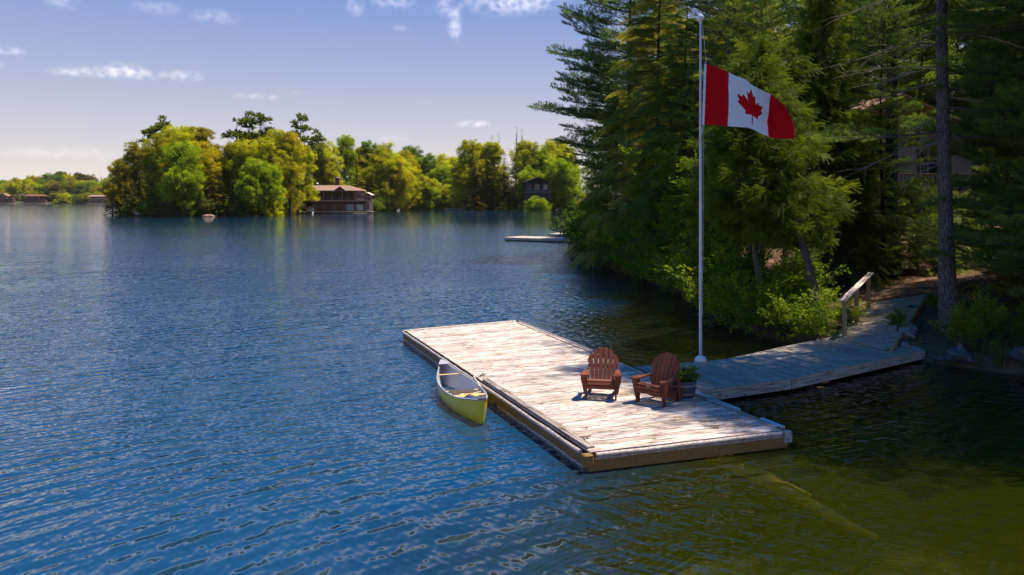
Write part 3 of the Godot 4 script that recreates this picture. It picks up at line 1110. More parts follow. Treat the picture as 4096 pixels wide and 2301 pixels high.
# q: h height, r trunk radius, from crown start (m), reach limb length, gap between whorls, lean, seed, a/b colours, bark, kind pine/hemlock, dead (bare branches from, to)
func conifer(called: String, label: String, x: float, z: float, q: Dictionary) -> Node3D:
	var r := rnd(q.seed)
	var o := thing(called, label, "tree", Vector3(x, height_at(x, z), z), 0.0, q.get("group", ""))
	var h: float = q.h
	var path := trunk_path(h, q.get("lean", Vector2.ZERO), r)
	var st := begin()
	var radii := []
	for i in 9: radii.append(q.r * (1.0 - 0.93 * pow(i / 8.0, 0.9)) * (1.25 if i == 0 else 1.0))
	tube(st, path, radii, 10, false, 1.0)
	part("trunk", finish(st), M[q.get("bark", "bark_grey")], o)
	var limbs := begin()
	var dead := begin()
	var n_dead := 0
	var places := []
	var tints := []
	var pine: bool = q.get("kind", "pine") == "pine"
	var y: float = q.from
	var skip: Array = q.get("skip", [])
	while y < h * 0.985:
		var t: float = y / h
		var up_t: float = (y - q.from) / (h - q.from)
		var n := r.randi_range(4, 6) if pine else r.randi_range(4, 5)
		var a0 := r.randf() * TAU
		for k in n:
			var az := a0 + TAU * k / n + r.randf_range(-0.35, 0.35)
			var y_here := y + r.randf_range(-0.15, 0.15)
			var prof: float
			if pine: prof = pow(1.0 - up_t, 0.62) * smoothstep(-0.25, 0.2, up_t)
			else: prof = pow(1.0 - up_t, 0.85)
			var len: float = maxf(0.5, q.reach * prof * r.randf_range(0.62, 1.1))
			if r.randf() < q.get("thin", 0.0): continue
			var dir := Vector3(cos(az), 0, sin(az))
			var hidden := false
			for s in skip:
				if y_here > s[0] and y_here < s[1] and dir.dot(Vector3(s[2], 0, s[3])) > s[4]: hidden = true
			if hidden: continue
			var base := along(path, y_here / h)
			var rise: float = lerpf(-0.04, 0.55, up_t * up_t) + r.randf_range(-0.08, 0.1) if pine else lerpf(-0.1, 0.5, up_t) + r.randf_range(-0.1, 0.1)
			var curl := r.randf_range(0.02, 0.14) if pine else -r.randf_range(0.16, 0.32)
			var pts := []
			for i in 5:
				var s := i / 4.0
				pts.append(base + dir * len * s + Vector3(0, len * (rise * s + curl * s * s), 0) + Vector3(-dir.z, 0, dir.x) * 0.06 * len * sin(s * 3.0 + az * 5.0))
			var lr: float = clampf(0.010 + len * 0.0095, 0.01, 0.07)
			tube(limbs, pts, [lr, lr * 0.8, lr * 0.6, lr * 0.4, lr * 0.18], 5, false, 2.0)
			var s := 0.32 if pine else 0.16
			var flip := 1.0
			while s <= 1.02:
				var p := along(pts, s)
				var f := (along(pts, minf(s + 0.08, 1.0)) - along(pts, s - 0.06)).normalized()
				var turn := r.randf_range(0.45, 1.05) * flip
				if s > 0.93: turn *= 0.3
				var d := f.rotated(Vector3.UP, turn)
				d.y += r.randf_range(0.0, 0.16) if pine else r.randf_range(-0.3, 0.0)
				d = d.normalized()
				var side := d.cross(Vector3.UP).normalized()
				var upv := side.cross(d).rotated(d, r.randf_range(-0.45, 0.45))
				var size: float = q.get("bough", 1.0) * r.randf_range(0.72, 1.12) * (0.8 if len < 1.4 else 1.0)
				if pine and len > 4.0: size *= 1.15
				places.append(Transform3D(Basis(d, upv, d.cross(upv)) * size, p))
				tints.append(tint(r, q.a, q.b))
				s += (0.30 * q.get("open", 1.0) if pine else 0.32) / len * r.randf_range(0.8, 1.3)
				flip = -flip
		y += q.gap * r.randf_range(0.75, 1.25) * lerpf(1.0, 0.7, up_t)
	if q.has("dead"):
		y = q.dead[0]
		while y < q.dead[1]:
			for k in r.randi_range(1, 3):
				var az: float = r.randf() * TAU
				if r.randf() < 0.6: az = r.randf_range(2.4, 4.2)
				var dir := Vector3(cos(az), r.randf_range(-0.35, 0.1), sin(az)).normalized()
				var base := along(path, y / h)
				var len := r.randf_range(0.9, 3.2)
				tube(dead, [base, base + dir * len * 0.5 + Vector3(0, -0.05, 0), base + dir * len + Vector3(0, -0.25 * len * 0.5, 0)], [0.022, 0.014, 0.004], 4, false)
				for m in 9:
					var s := r.randf_range(0.25, 0.95)
					var p := base + dir * len * s + Vector3(0, -0.12 * len * s * s, 0)
					var d := (dir + Vector3(r.randfn(), r.randfn() - 0.4, r.randfn()) * 0.45).normalized()
					var e := p + d * r.randf_range(0.25, 0.9)
					tube(dead, [p, (p + e) * 0.5 + Vector3(0, 0.03, 0), e], [0.008, 0.006, 0.002], 3, false)
				n_dead += 1
			y += r.randf_range(0.35, 0.8)
	part("limbs", finish(limbs), M[q.get("bark", "bark_grey")], o)
	if n_dead: part("dead_branches", finish(dead), M.dead_twig, o)
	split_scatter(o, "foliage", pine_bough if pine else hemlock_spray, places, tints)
	return o


# white cedar: a bare leaning stem below, an egg of hanging sprays above
func cedar(called: String, label: String, x: float, z: float, q: Dictionary) -> Node3D:
	var r := rnd(q.seed)
	var o := thing(called, label, "tree", Vector3(x, height_at(x, z), z), 0.0, q.get("group", ""))
	var path := trunk_path(q.h, q.get("lean", Vector2.ZERO), r, 0.12)
	var st := begin()
	var radii := []
	for i in 9: radii.append(q.r * (1.0 - 0.9 * i / 8.0) * (1.35 if i == 0 else 1.0))
	tube(st, path, radii, 10, false, 1.0)
	part("trunk", finish(st), M[q.get("bark", "bark_cedar")], o)
	var limbs := begin()
	var places := []
	var tints := []
	var y: float = q.from
	while y < q.h * 0.99:
		var up_t: float = (y - q.from) / (q.h - q.from)
		var prof := pow(sin(PI * clampf(0.16 + 0.84 * up_t, 0.0, 1.0)), 0.7) * (1.0 - 0.55 * up_t)
		for k in r.randi_range(3, 5):
			var az := r.randf() * TAU
			var len: float = maxf(0.35, q.reach * prof * r.randf_range(0.6, 1.15))
			var dir := Vector3(cos(az), 0, sin(az))
			var base := along(path, y / q.h)
			var pts := []
			for i in 4:
				var s := i / 3.0
				pts.append(base + dir * len * s + Vector3(0, len * (0.05 * s + 0.2 * s * s), 0))
			tube(limbs, pts, [0.018, 0.013, 0.009, 0.004], 4, false, 2.0)
			var s := 0.25
			while s <= 1.03:
				var p := along(pts, s) + Vector3(r.randfn(), r.randfn() * 0.6, r.randfn()) * 0.10
				var d := (dir.rotated(Vector3.UP, r.randf_range(-1.2, 1.2)) + Vector3(0, r.randf_range(-0.45, 0.45), 0)).normalized()
				var side := d.cross(Vector3.UP).normalized()
				var upv := side.cross(d).rotated(d, r.randf_range(-0.9, 0.9))
				places.append(Transform3D(Basis(d, upv, d.cross(upv)) * r.randf_range(0.45, 0.85), p))
				tints.append(tint(r, q.a, q.b))
				s += 0.105 / len * r.randf_range(0.7, 1.2)
		y += q.gap * r.randf_range(0.7, 1.3)
	part("limbs", finish(limbs), M.bark_cedar, o)
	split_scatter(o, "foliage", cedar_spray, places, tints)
	return o


# a broad-leaved tree or shrub: stems that fork, leafy twigs over their outer parts
func leafy(called: String, label: String, category: String, x: float, z: float, q: Dictionary) -> Node3D:
	var r := rnd(q.seed)
	var o := thing(called, label, category, Vector3(x, height_at(x, z), z), 0.0, q.get("group", ""))
	var st := begin()
	var places := []
	var tints := []
	var stems := []
	if q.has("trunk"):
		var path := trunk_path(q.h * 0.92, q.get("lean", Vector2.ZERO), r, 0.25)
		var radii := []
		for i in 9: radii.append(q.trunk * (1.0 - 0.9 * i / 8.0))
		tube(st, path, radii, 8, false)
		var y: float = q.get("from", 0.3) * q.h
		while y < q.h * 0.95:
			var up_t: float = y / q.h
			var az := r.randf() * TAU
			var len: float = q.reach * (1.05 - up_t * 0.75) * r.randf_range(0.6, 1.1)
			var base := along(path, up_t / 0.92)
			var d := Vector3(cos(az), r.randf_range(0.1, 0.7), sin(az)).normalized()
			stems.append([base, base + d * len * 0.55 + Vector3(0, 0.1 * len, 0), base + d * len, 0.02])
			y += q.get("gap", 0.25)
	else:
		for k in q.stems:
			var az: float = TAU * k / q.stems + r.randf_range(-0.4, 0.4)
			var sp := r.randf_range(0.15, 1.0)
			var b := Vector3(cos(az), 0, sin(az)) * 0.25 * sp
			var hh: float = q.h * r.randf_range(0.6, 1.0) * (1.0 - 0.3 * sp)
			var e: Vector3 = Vector3(cos(az), 0, sin(az)) * q.reach * sp + Vector3(0, hh, 0)
			stems.append([b, b.lerp(e, 0.5) + Vector3(0, hh * 0.14, 0), e, 0.014])
	for s in stems:
		tube(st, [s[0], s[1], s[2]], [s[3], s[3] * 0.7, s[3] * 0.25], 4, false)
		var len: float = s[0].distance_to(s[2])
		var f := 0.25
		while f <= 1.0:
			var p: Vector3 = (s[0] as Vector3).lerp(s[1], f * 2.0) if f < 0.5 else (s[1] as Vector3).lerp(s[2], f * 2.0 - 1.0)
			var out: Vector3 = ((s[2] - s[0]) as Vector3).normalized()
			for m in 2:
				var d := (out * 0.5 + Vector3(r.randfn(), r.randfn() * 0.5 + 0.1, r.randfn()) * 0.7).normalized()
				var side := d.cross(Vector3.UP).normalized()
				var upv := side.cross(d).rotated(d, r.randf_range(-0.5, 0.5))
				places.append(Transform3D(Basis(d, upv, d.cross(upv)) * q.get("twig", 1.0) * r.randf_range(0.7, 1.2), p))
				tints.append(tint(r, q.a, q.b))
			f += 0.20 / len * r.randf_range(0.7, 1.3)
	part("trunk" if q.has("trunk") else "stems", finish(st), M.bark_grey if q.has("trunk") else M.twig, o)
	split_scatter(o, "foliage", leaf_twig, places, tints)
	return o


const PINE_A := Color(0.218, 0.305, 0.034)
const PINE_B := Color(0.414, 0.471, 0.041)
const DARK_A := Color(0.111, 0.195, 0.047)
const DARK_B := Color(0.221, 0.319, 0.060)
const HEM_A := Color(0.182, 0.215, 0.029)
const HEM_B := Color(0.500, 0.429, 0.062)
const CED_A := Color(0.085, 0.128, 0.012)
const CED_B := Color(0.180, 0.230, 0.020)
const LEAF_A := Color(0.150, 0.250, 0.009)
const LEAF_B := Color(0.270, 0.340, 0.012)
var near := {}


func make_near_trees():
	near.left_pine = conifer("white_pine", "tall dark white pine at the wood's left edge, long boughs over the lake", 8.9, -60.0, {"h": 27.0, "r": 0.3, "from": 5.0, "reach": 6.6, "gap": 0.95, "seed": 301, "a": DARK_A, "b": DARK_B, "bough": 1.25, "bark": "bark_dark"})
	near.hemlock = conifer("hemlock_tree", "big hemlock with drooping brown-green tips left of the flagpole", 9.4, -51.0, {"h": 19.5, "r": 0.24, "from": 1.4, "reach": 5.2, "gap": 0.55, "seed": 302, "thin": 0.12, "a": HEM_A, "b": HEM_B, "kind": "hemlock", "bough": 1.25, "bark": "bark_dark"})
	conifer("hemlock_tree", "smaller hemlock by the point of the shore, foliage down to the water", 7.6, -58.0, {"h": 10.5, "r": 0.16, "from": 0.6, "reach": 3.6, "gap": 0.5, "seed": 303, "open": 1.55, "thin": 0.12, "a": HEM_A, "b": CED_B, "kind": "hemlock", "bough": 1.1, "bark": "bark_dark"})
	conifer("hemlock_tree", "dark hemlock over the bank behind the chairs", 9.6, -44.0, {"h": 15.0, "r": 0.2, "from": 2.2, "reach": 4.2, "gap": 0.52, "seed": 304, "thin": 0.15, "a": HEM_A, "b": CED_A, "kind": "hemlock", "bough": 1.1, "bark": "bark_dark"})
	leafy("maple_tree", "bright yellow-green maple showing between the pine boughs at the left of the wood", "tree", 7.9, -66.0, {"h": 16.0, "trunk": 0.14, "reach": 3.0, "from": 0.35, "gap": 0.16, "twig": 1.6, "seed": 305, "a": LEAF_A, "b": LEAF_B})
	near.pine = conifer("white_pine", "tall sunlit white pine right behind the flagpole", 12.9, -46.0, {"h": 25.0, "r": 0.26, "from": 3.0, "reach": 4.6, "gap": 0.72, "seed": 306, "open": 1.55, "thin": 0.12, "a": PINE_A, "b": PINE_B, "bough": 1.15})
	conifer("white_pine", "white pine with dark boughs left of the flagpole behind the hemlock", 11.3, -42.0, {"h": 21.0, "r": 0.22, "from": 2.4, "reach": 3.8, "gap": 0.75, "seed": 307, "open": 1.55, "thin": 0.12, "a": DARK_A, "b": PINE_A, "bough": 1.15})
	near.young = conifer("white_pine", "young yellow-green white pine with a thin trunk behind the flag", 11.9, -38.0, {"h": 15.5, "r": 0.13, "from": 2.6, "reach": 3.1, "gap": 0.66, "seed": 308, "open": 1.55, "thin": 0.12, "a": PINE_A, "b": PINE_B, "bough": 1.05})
	conifer("white_pine", "young white pine with soft pale boughs just right of the flag", 13.6, -34.5, {"h": 13.0, "r": 0.12, "from": 3.0, "reach": 3.0, "gap": 0.66, "seed": 318, "open": 1.55, "thin": 0.12, "a": PINE_A, "b": PINE_B, "bough": 1.05})
	near.spire = cedar("cedar_tree", "narrow cedar spire rising right of the flag", 11.5, -30.0, {"h": 12.4, "r": 0.13, "from": 2.6, "reach": 1.65, "gap": 0.16, "seed": 309, "a": CED_A, "b": CED_B, "lean": Vector2(0.35, 0)})
	near.cedar = cedar("cedar_tree", "leaning cedar with a pale bare trunk beside the handrail", 9.55, -24.5, {"h": 9.6, "r": 0.16, "from": 2.5, "reach": 1.8, "gap": 0.14, "seed": 310, "a": CED_A, "b": CED_B, "lean": Vector2(-1.1, -3.6)})
	cedar("cedar_tree", "cedar with a dark trunk rising from the bright shrubs by the water", 8.25, -25.9, {"h": 8.8, "r": 0.13, "from": 2.7, "reach": 1.8, "gap": 0.17, "seed": 311, "a": CED_A, "b": CED_B, "lean": Vector2(-0.45, -2.6)})
	cedar("cedar_tree", "slender cedar a few steps behind the shrubs, second trunk left of the handrail", 10.0, -29.2, {"h": 9.5, "r": 0.1, "from": 2.8, "reach": 1.7, "gap": 0.18, "seed": 312, "a": CED_A, "b": CED_B})
	cedar("cedar_tree", "thin cedar standing behind the dark-trunked cedar", 9.4, -31.5, {"h": 9.0, "r": 0.08, "from": 2.6, "reach": 1.6, "gap": 0.18, "seed": 313, "a": CED_A, "b": CED_B})
	cedar("cedar_tree", "cedar in the shade behind the handrail top", 12.4, -31.0, {"h": 8.0, "r": 0.1, "from": 2.2, "reach": 1.8, "gap": 0.17, "seed": 314, "a": CED_A, "b": CED_B})
	near.big = conifer("white_pine", "big grey-trunked pine with dead lower branches right of the ramp", 12.55, -22.9, {"h": 25.0, "r": 0.235, "from": 5.6, "reach": 6.0, "gap": 0.8, "seed": 315, "a": DARK_A, "b": DARK_B, "bough": 1.1, "lean": Vector2(-0.75, 0.0), "dead": [4.8, 10.5], "thin": 0.1, "skip": [[0.0, 12.5, -0.2, 1.0, 0.25], [0.0, 30.0, 0.1, -1.0, 0.35]]})
	conifer("white_pine", "very thick dark pine trunk in front of the grey house", 17.1, -36.0, {"h": 27.0, "r": 0.34, "from": 9.8, "reach": 5.0, "gap": 1.0, "seed": 316, "a": DARK_A, "b": PINE_A, "bough": 1.2, "bark": "bark_dark", "dead": [5.5, 9.8]})
	conifer("white_pine", "added unseen pine leaning over the right bank to shade the walkway", 14.8, -19.2, {"lean": Vector2(-1.4, 0.0), "h": 25.0, "r": 0.26, "from": 8.6, "reach": 5.2, "gap": 0.8, "seed": 330, "a": DARK_A, "b": PINE_A, "bough": 1.15, "bark": "bark_dark"})  # added out of view so its crown shades the walkway and flag
	conifer("white_pine", "added unseen pine on the right bank behind the one that leans", 19.0, -18.6, {"h": 24.0, "r": 0.26, "from": 4.0, "reach": 5.6, "gap": 0.8, "seed": 331, "a": DARK_A, "b": PINE_A, "bough": 1.15, "bark": "bark_dark"})  # also added out of view, for shade over the walkway
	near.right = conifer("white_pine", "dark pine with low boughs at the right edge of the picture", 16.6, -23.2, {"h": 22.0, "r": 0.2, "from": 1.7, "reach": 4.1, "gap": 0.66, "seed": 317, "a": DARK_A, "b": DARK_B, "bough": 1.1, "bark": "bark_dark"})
	conifer("white_pine", "small dark pine under the big grey trunk at the right edge", 14.6, -21.4, {"h": 6.5, "r": 0.09, "from": 1.2, "reach": 2.2, "gap": 0.5, "seed": 319, "a": DARK_A, "b": DARK_B, "bough": 0.95, "bark": "bark_grey"})
	conifer("white_pine", "slim pine trunk between the handrail and the grey house", 14.2, -30.5, {"h": 11.0, "r": 0.1, "from": 3.6, "reach": 1.4, "gap": 0.7, "seed": 320, "a": DARK_A, "b": PINE_A, "bough": 1.0, "bark": "bark_dark", "dead": [2.2, 3.6]})
	leafy("birch_tree", "pale-stemmed birch in front of the grey house", "tree", 21.0, -41.0, {"h": 15.0, "trunk": 0.12, "reach": 2.4, "from": 0.5, "gap": 0.22, "twig": 1.3, "seed": 321, "a": CED_B, "b": LEAF_A})


func make_bank_trees():
	# small broad-leaved trees leaning out from the bank
	var list := [[8.9, -34.0, 5.6, "slender leafy sapling on the bank left of the dark cedar trunk"], [9.2, -40.5, 6.4, "leafy young maple on the bank below the hemlocks"], [8.6, -47.5, 6.8, "leafy young maple on the bank left of the flagpole"], [7.4, -61.0, 6.0, "bright young maple near the far end of the near bank"], [7.8, -71.0, 7.0, "bright young maple beside the far docks"]]
	var n := 0
	for s in list:
		leafy("young_maple", s[3], "tree", s[0], s[1], {"h": s[2], "trunk": 0.06, "reach": 1.7, "from": 0.18, "gap": 0.11, "twig": 1.3, "seed": 360 + n, "a": LEAF_A, "b": LEAF_B, "lean": Vector2(-0.9, 0.2)})
		n += 1
	conifer("white_pine", "young bushy white pine in the gap between the cedars and the cottage", 15.0, -38.5, {"h": 11.5, "r": 0.1, "from": 1.6, "reach": 2.8, "gap": 0.6, "seed": 370, "open": 1.4, "a": PINE_A, "b": PINE_B, "bough": 1.0})
	cedar("cedar_tree", "short full cedar behind the top of the handrail", 13.2, -34.5, {"h": 7.5, "r": 0.1, "from": 0.8, "reach": 1.7, "gap": 0.16, "seed": 371, "a": CED_A, "b": CED_B})


func make_understory():
	# small evergreens in the shade between the ramp and the cottage
	var p := conifer("sapling_pine", "low shaded pine sapling behind the left side of the path", 13.7, -32.0, {"h": 3.6, "r": 0.05, "from": 0.3, "reach": 1.7, "gap": 0.32, "seed": 350, "a": DARK_A, "b": PINE_A, "bough": 0.85})
	var q := conifer("sapling_hemlock", "low shaded hemlock sapling left of the path top", 13.2, -30.6, {"h": 3.2, "r": 0.04, "from": 0.2, "reach": 1.6, "gap": 0.28, "seed": 351, "a": HEM_A, "b": CED_A, "kind": "hemlock", "bough": 0.8})
	var spots := [[17.0, -32.2, 0], [18.2, -32.6, 1], [15.6, -32.6, 1], [17.4, -34.2, 0], [19.6, -34.6, 0], [21.4, -33.2, 1], [16.0, -35.2, 1], [14.2, -33.4, 0], [18.8, -37.4, 1], [20.8, -38.0, 0], [22.8, -36.4, 0], [18.0, -28.0, 0], [19.6, -30.4, 1], [17.0, -25.6, 1]]
	var n := 0
	for s in spots:
		var o := copy_of(p if s[2] == 0 else q, "%s of the small evergreens in the shade in front of the cottage" % ordinal(n), Vector3(s[0], height_at(s[0], s[1]) - 0.05, s[1]), n * 2.1)
		o.set_meta("group", "small evergreens in front of the cottage")
		o.scale = Vector3.ONE * (0.6 + 0.12 * (n % 4))
		n += 1


func make_forest_behind():
	# the wood goes on behind: the same kinds again
	var kinds := [near.pine, near.young, near.left_pine, near.hemlock, near.right]
	var names := ["tall sunlit pine deep in the wood", "younger pale green pine deep in the wood", "broad-boughed pine deep in the wood", "drooping hemlock deep in the wood", "dark low-boughed pine deep in the wood"]
	var r := rnd(400)
	var spots := [[18.4, -27.3, 4], [31.5, -58, 0], [34.0, -49, 1], [21.0, -66, 3], [25.5, -66, 0], [28.5, -68, 2], [19.0, -72, 0], [22.5, -78, 2], [29.0, -80, 0], [14.5, -68, 3], [14.0, -84, 2], [19.0, -90, 0],  # the first pine here is added to shade the ramp
		[33.5, -60, 2], [35.0, -70, 0], [38.0, -62, 3], [41.5, -54, 2], [40.0, -78, 0], [33.0, -42, 3], [36.5, -46, 4], [31.0, -37, 4], [27.5, -33, 4], [34.5, -33, 2], [26.0, -25, 4], [28.5, -20, 4], [22.5, -19.0, 4], [32.0, -26, 0],
		[37.0, -24, 2], [42.0, -66, 0], [25.5, -88, 3], [20.0, -104, 2], [25.0, -114, 0], [33.0, -106, 3], [29.0, -132, 2], [37.0, -142, 0], [35.0, -172, 3], [40.0, -92, 2], [33.5, -54.0, 4], [15.6, -52.5, 3]]
	var order := []
	for s in spots:
		var before := 0
		for q in spots:
			if q[2] == s[2] and q[0] / -q[1] < s[0] / -s[1]: before += 1
		order.append(before)
	for s in spots:
		var c := copy_of(kinds[s[2]], names[s[2]] + ", %s of its kind from the left" % ordinal(order[spots.find(s)]), Vector3(s[0], height_at(s[0], s[1]) - 0.1, s[1]), r.randf() * TAU)
		c.set_meta("group", ["sunlit pines deep in the wood", "younger pines deep in the wood", "dark pines deep in the wood", "hemlocks deep in the wood", "low-boughed pines deep in the wood"][s[2]])
		var k := r.randf_range(0.82, 1.12)
		c.scale = Vector3(k, k * r.randf_range(0.9, 1.1), k)


func ordinal(n: int) -> String:
	var small := ["first", "second", "third", "fourth", "fifth", "sixth", "seventh", "eighth", "ninth", "tenth", "eleventh", "twelfth", "thirteenth", "fourteenth", "fifteenth", "sixteenth", "seventeenth", "eighteenth", "nineteenth"]
	if n < 19: return small[n]
	var k := n + 1
	if k % 10 == 0: return ["twentieth", "thirtieth", "fortieth", "fiftieth", "sixtieth"][k / 10 - 2]
	return ["twenty", "thirty", "forty", "fifty", "sixty"][k / 10 - 2] + "-" + small[k % 10 - 1]


func make_shrubs():
	var protos := []
	for v in 5:
		var bright: bool = v < 3
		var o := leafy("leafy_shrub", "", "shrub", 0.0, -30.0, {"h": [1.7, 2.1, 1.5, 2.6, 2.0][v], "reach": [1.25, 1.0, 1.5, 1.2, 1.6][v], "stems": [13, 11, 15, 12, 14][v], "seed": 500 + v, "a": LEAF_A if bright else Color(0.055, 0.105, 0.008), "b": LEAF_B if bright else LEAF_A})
		protos.append(o)
	var free := [true, true, true, true, true]
	var r := rnd(520)
	# x, z, kind, size, label
	var rows := [[8.95, -23.75, 0, 0.85, "low bright shrub at the corner where the walkway meets the bank"], [8.35, -24.6, 2, 0.95, "broad sunlit yellow-green shrub between the two cedar trunks"], [7.95, -25.5, 0, 1.0, "bright shrub overhanging the water left of the dark cedar trunk"], [8.9, -25.6, 1, 1.0, "upright sunlit shrub behind the dark cedar trunk"], [9.6, -26.0, 0, 0.8, "small bright shrub behind the leaning pale trunk"], [10.2, -24.4, 2, 0.5, "knee-high leafy plant at the foot of the handrail"], [12.75, -21.6, 1, 0.62, "green bush below the big grey pine trunk"], [13.4, -20.6, 3, 0.5, "tangled bush among the dark rocks at the right bank"], [11.95, -21.3, 1, 0.5, "small bush beside the end of the walkway"], [14.9, -19.9, 0, 0.6, "bright bush at the right edge of the bank"], [11.2, -23.2, 1, 0.36, "leafy tuft beside the stones at the ramp"], [13.5, -24.9, 2, 0.45, "low plant behind the big grey trunk"]]
	for s in rows: place_shrub(protos, free, s[0], s[1], s[2], s[3], r, s[4], "")
	var n := 0
	var z := -26.8
	while z > -84.0:
		var i := 0
		while i < shore.size() - 1 and not (shore[i].y >= z and shore[i + 1].y < z): i += 1
		var f := (z - shore[i].y) / (shore[i + 1].y - shore[i].y)
		var x := lerpf(shore[i].x, shore[i + 1].x, f)
		place_shrub(protos, free, x + r.randf_range(-0.25, 0.25), z, r.randi_range(0, 4), r.randf_range(1.0, 1.4) * (1.0 if z > -50.0 else 1.25), r, "%s shrub along the shaded waterline, counted from the walkway into the distance" % ordinal(n), "shrubs along the waterline")
		if n % 2 == 0: place_shrub(protos, free, x + r.randf_range(1.6, 2.8), z - 0.6, r.randi_range(0, 3), r.randf_range(0.8, 1.2), r, "shrub on the bank behind the %s waterline shrub" % ordinal(n), "shrubs on the bank")
		z -= r.randf_range(1.7, 2.6) * (1.0 if z > -45.0 else 1.3)
		n += 1


func place_shrub(protos: Array, free: Array, x: float, z: float, v: int, size: float, r: RandomNumberGenerator, label: String, group: String):
	var at := Vector3(x, height_at(x, z) - 0.03, z)
	var o: Node3D
	if free[v]:
		free[v] = false
		o = protos[v]
		o.position = at
		o.rotation.y = r.randf() * TAU
		o.set_meta("label", label)
	else:
		o = copy_of(protos[v], label, at, r.randf() * TAU)
	if group: o.set_meta("group", group)
	elif o.has_meta("group"): o.remove_meta("group")
	o.scale = Vector3.ONE * size


func make_ground_plants():
	var r := rnd(540)
	var places := []
	var tints := []
	var n := FastNoiseLite.new()
	n.seed = 541
	n.frequency = 0.28
	for i in 9000:
		var x := r.randf_range(7.0, 24.0)
		var z := r.randf_range(-42.0, -18.0)
		if n.get_noise_2d(x, z) < 0.02: continue
		if in_path(x, z): continue
		var d := land(x, z)
		if d < 0.4: continue
		var a := r.randf() * TAU
		var b := Basis(Vector3.UP, a) * Basis(Vector3.BACK, r.randf_range(0.4, 1.4)) * r.randf_range(0.3, 0.62)
		places.append(Transform3D(b, Vector3(x, height_at(x, z), z)))
		tints.append(tint(r, LEAF_A, LEAF_B))
		if places.size() >= 1500: break
	for v in 2:
		var a := []
		var b := []
		for i in range(v, places.size(), 2):
			a.append(places[i]); b.append(tints[i])
		var g := scatter("ground_plants", leaf_twig[v], a, b, null, self)
		g.name = numbered("ground_plants")
		tag(g, "low leafy ground cover scattered over the forest floor", "ground cover", "ground cover of the wood", "stuff")
	# fallen leaves and needles
	var l := Leaves.new()
	for i in 5:
		l.leaf(Vector3(r.randf() * 0.1, 0, r.randf() * 0.1), Vector3(r.randfn(), 0.2, r.randfn()).normalized(), Vector3.UP, 0.07, 0.045, Color(1, 1, 1))
	var mesh := ArrayMesh.new()
	l.into(mesh, M.broad_leaf)
	places = []
	tints = []
	for i in 5000:
		var x := r.randf_range(8.0, 18.0)
		var z := r.randf_range(-34.0, -19.0)
		if land(x, z) < 0.3: continue
		places.append(Transform3D(Basis(Vector3.UP, r.randf() * TAU), Vector3(x, height_at(x, z) + 0.015, z)))
		tints.append(tint(r, Color(0.20, 0.10, 0.045), Color(0.34, 0.22, 0.12)))
		if places.size() > 2200: break
	var g := scatter("fallen_leaves", mesh, places, tints, null, self)
	tag(g, "dry brown fallen leaves on the forest floor", "leaves", "", "stuff")
	# grass tufts on the right bank
	var gl := Leaves.new()
	for i in 46:
		var a := r.randf() * TAU
		var d := Vector3(cos(a), 0, sin(a))
		var p := d * r.randf() * 0.16
		var h := r.randf_range(0.3, 0.75)
		var w := Vector3(-d.z, 0, d.x) * 0.008
		var m := p + d * h * 0.18 + Vector3(0, h * 0.65, 0)
		var e := p + d * h * 0.55 + Vector3(0, h * r.randf_range(0.7, 1.0), 0)
		var k := r.randf_range(0.7, 1.2)
		gl.quad(p - w, p + w, m + w * 0.7, m - w * 0.7, Color(k, k, k))
		gl.tri(m - w * 0.7, m + w * 0.7, e, Color(k * 1.1, k, k))
	var gm := ArrayMesh.new()
	gl.into(gm, M.broad_leaf)
	var k := 0
	for s in [[12.0, -20.45], [12.25, -20.75], [12.5, -20.3], [11.75, -20.95], [12.9, -20.1], [12.35, -20.2]]:
		var gt := scatter("grass_tuft", gm, [Transform3D(Basis(Vector3.UP, k * 1.3) * (0.8 + 0.1 * k), Vector3.ZERO)], [tint(r, Color(0.10, 0.12, 0.03), Color(0.2, 0.17, 0.07))], null, self)
		gt.name = numbered("grass_tuft")
		gt.position = Vector3(s[0], height_at(s[0], s[1]) - 0.02, s[1])
		tag(gt, "tuft of long grass beyond the end of the walkway, %s of six along the bank" % ordinal(k), "grass", "grass tufts on the right bank", "")
		k += 1


func in_path(x: float, z: float) -> bool:
	# the trodden way from the top of the ramp into the wood
	return Geometry2D.is_point_in_polygon(Vector2(x, z), PackedVector2Array([Vector2(9.6, -21.4), Vector2(11.6, -22.2), Vector2(14.2, -26.6), Vector2(17.5, -28.5), Vector2(17.0, -31.0), Vector2(12.0, -28.0), Vector2(12.0, -26.6), Vector2(9.4, -23.6)]))


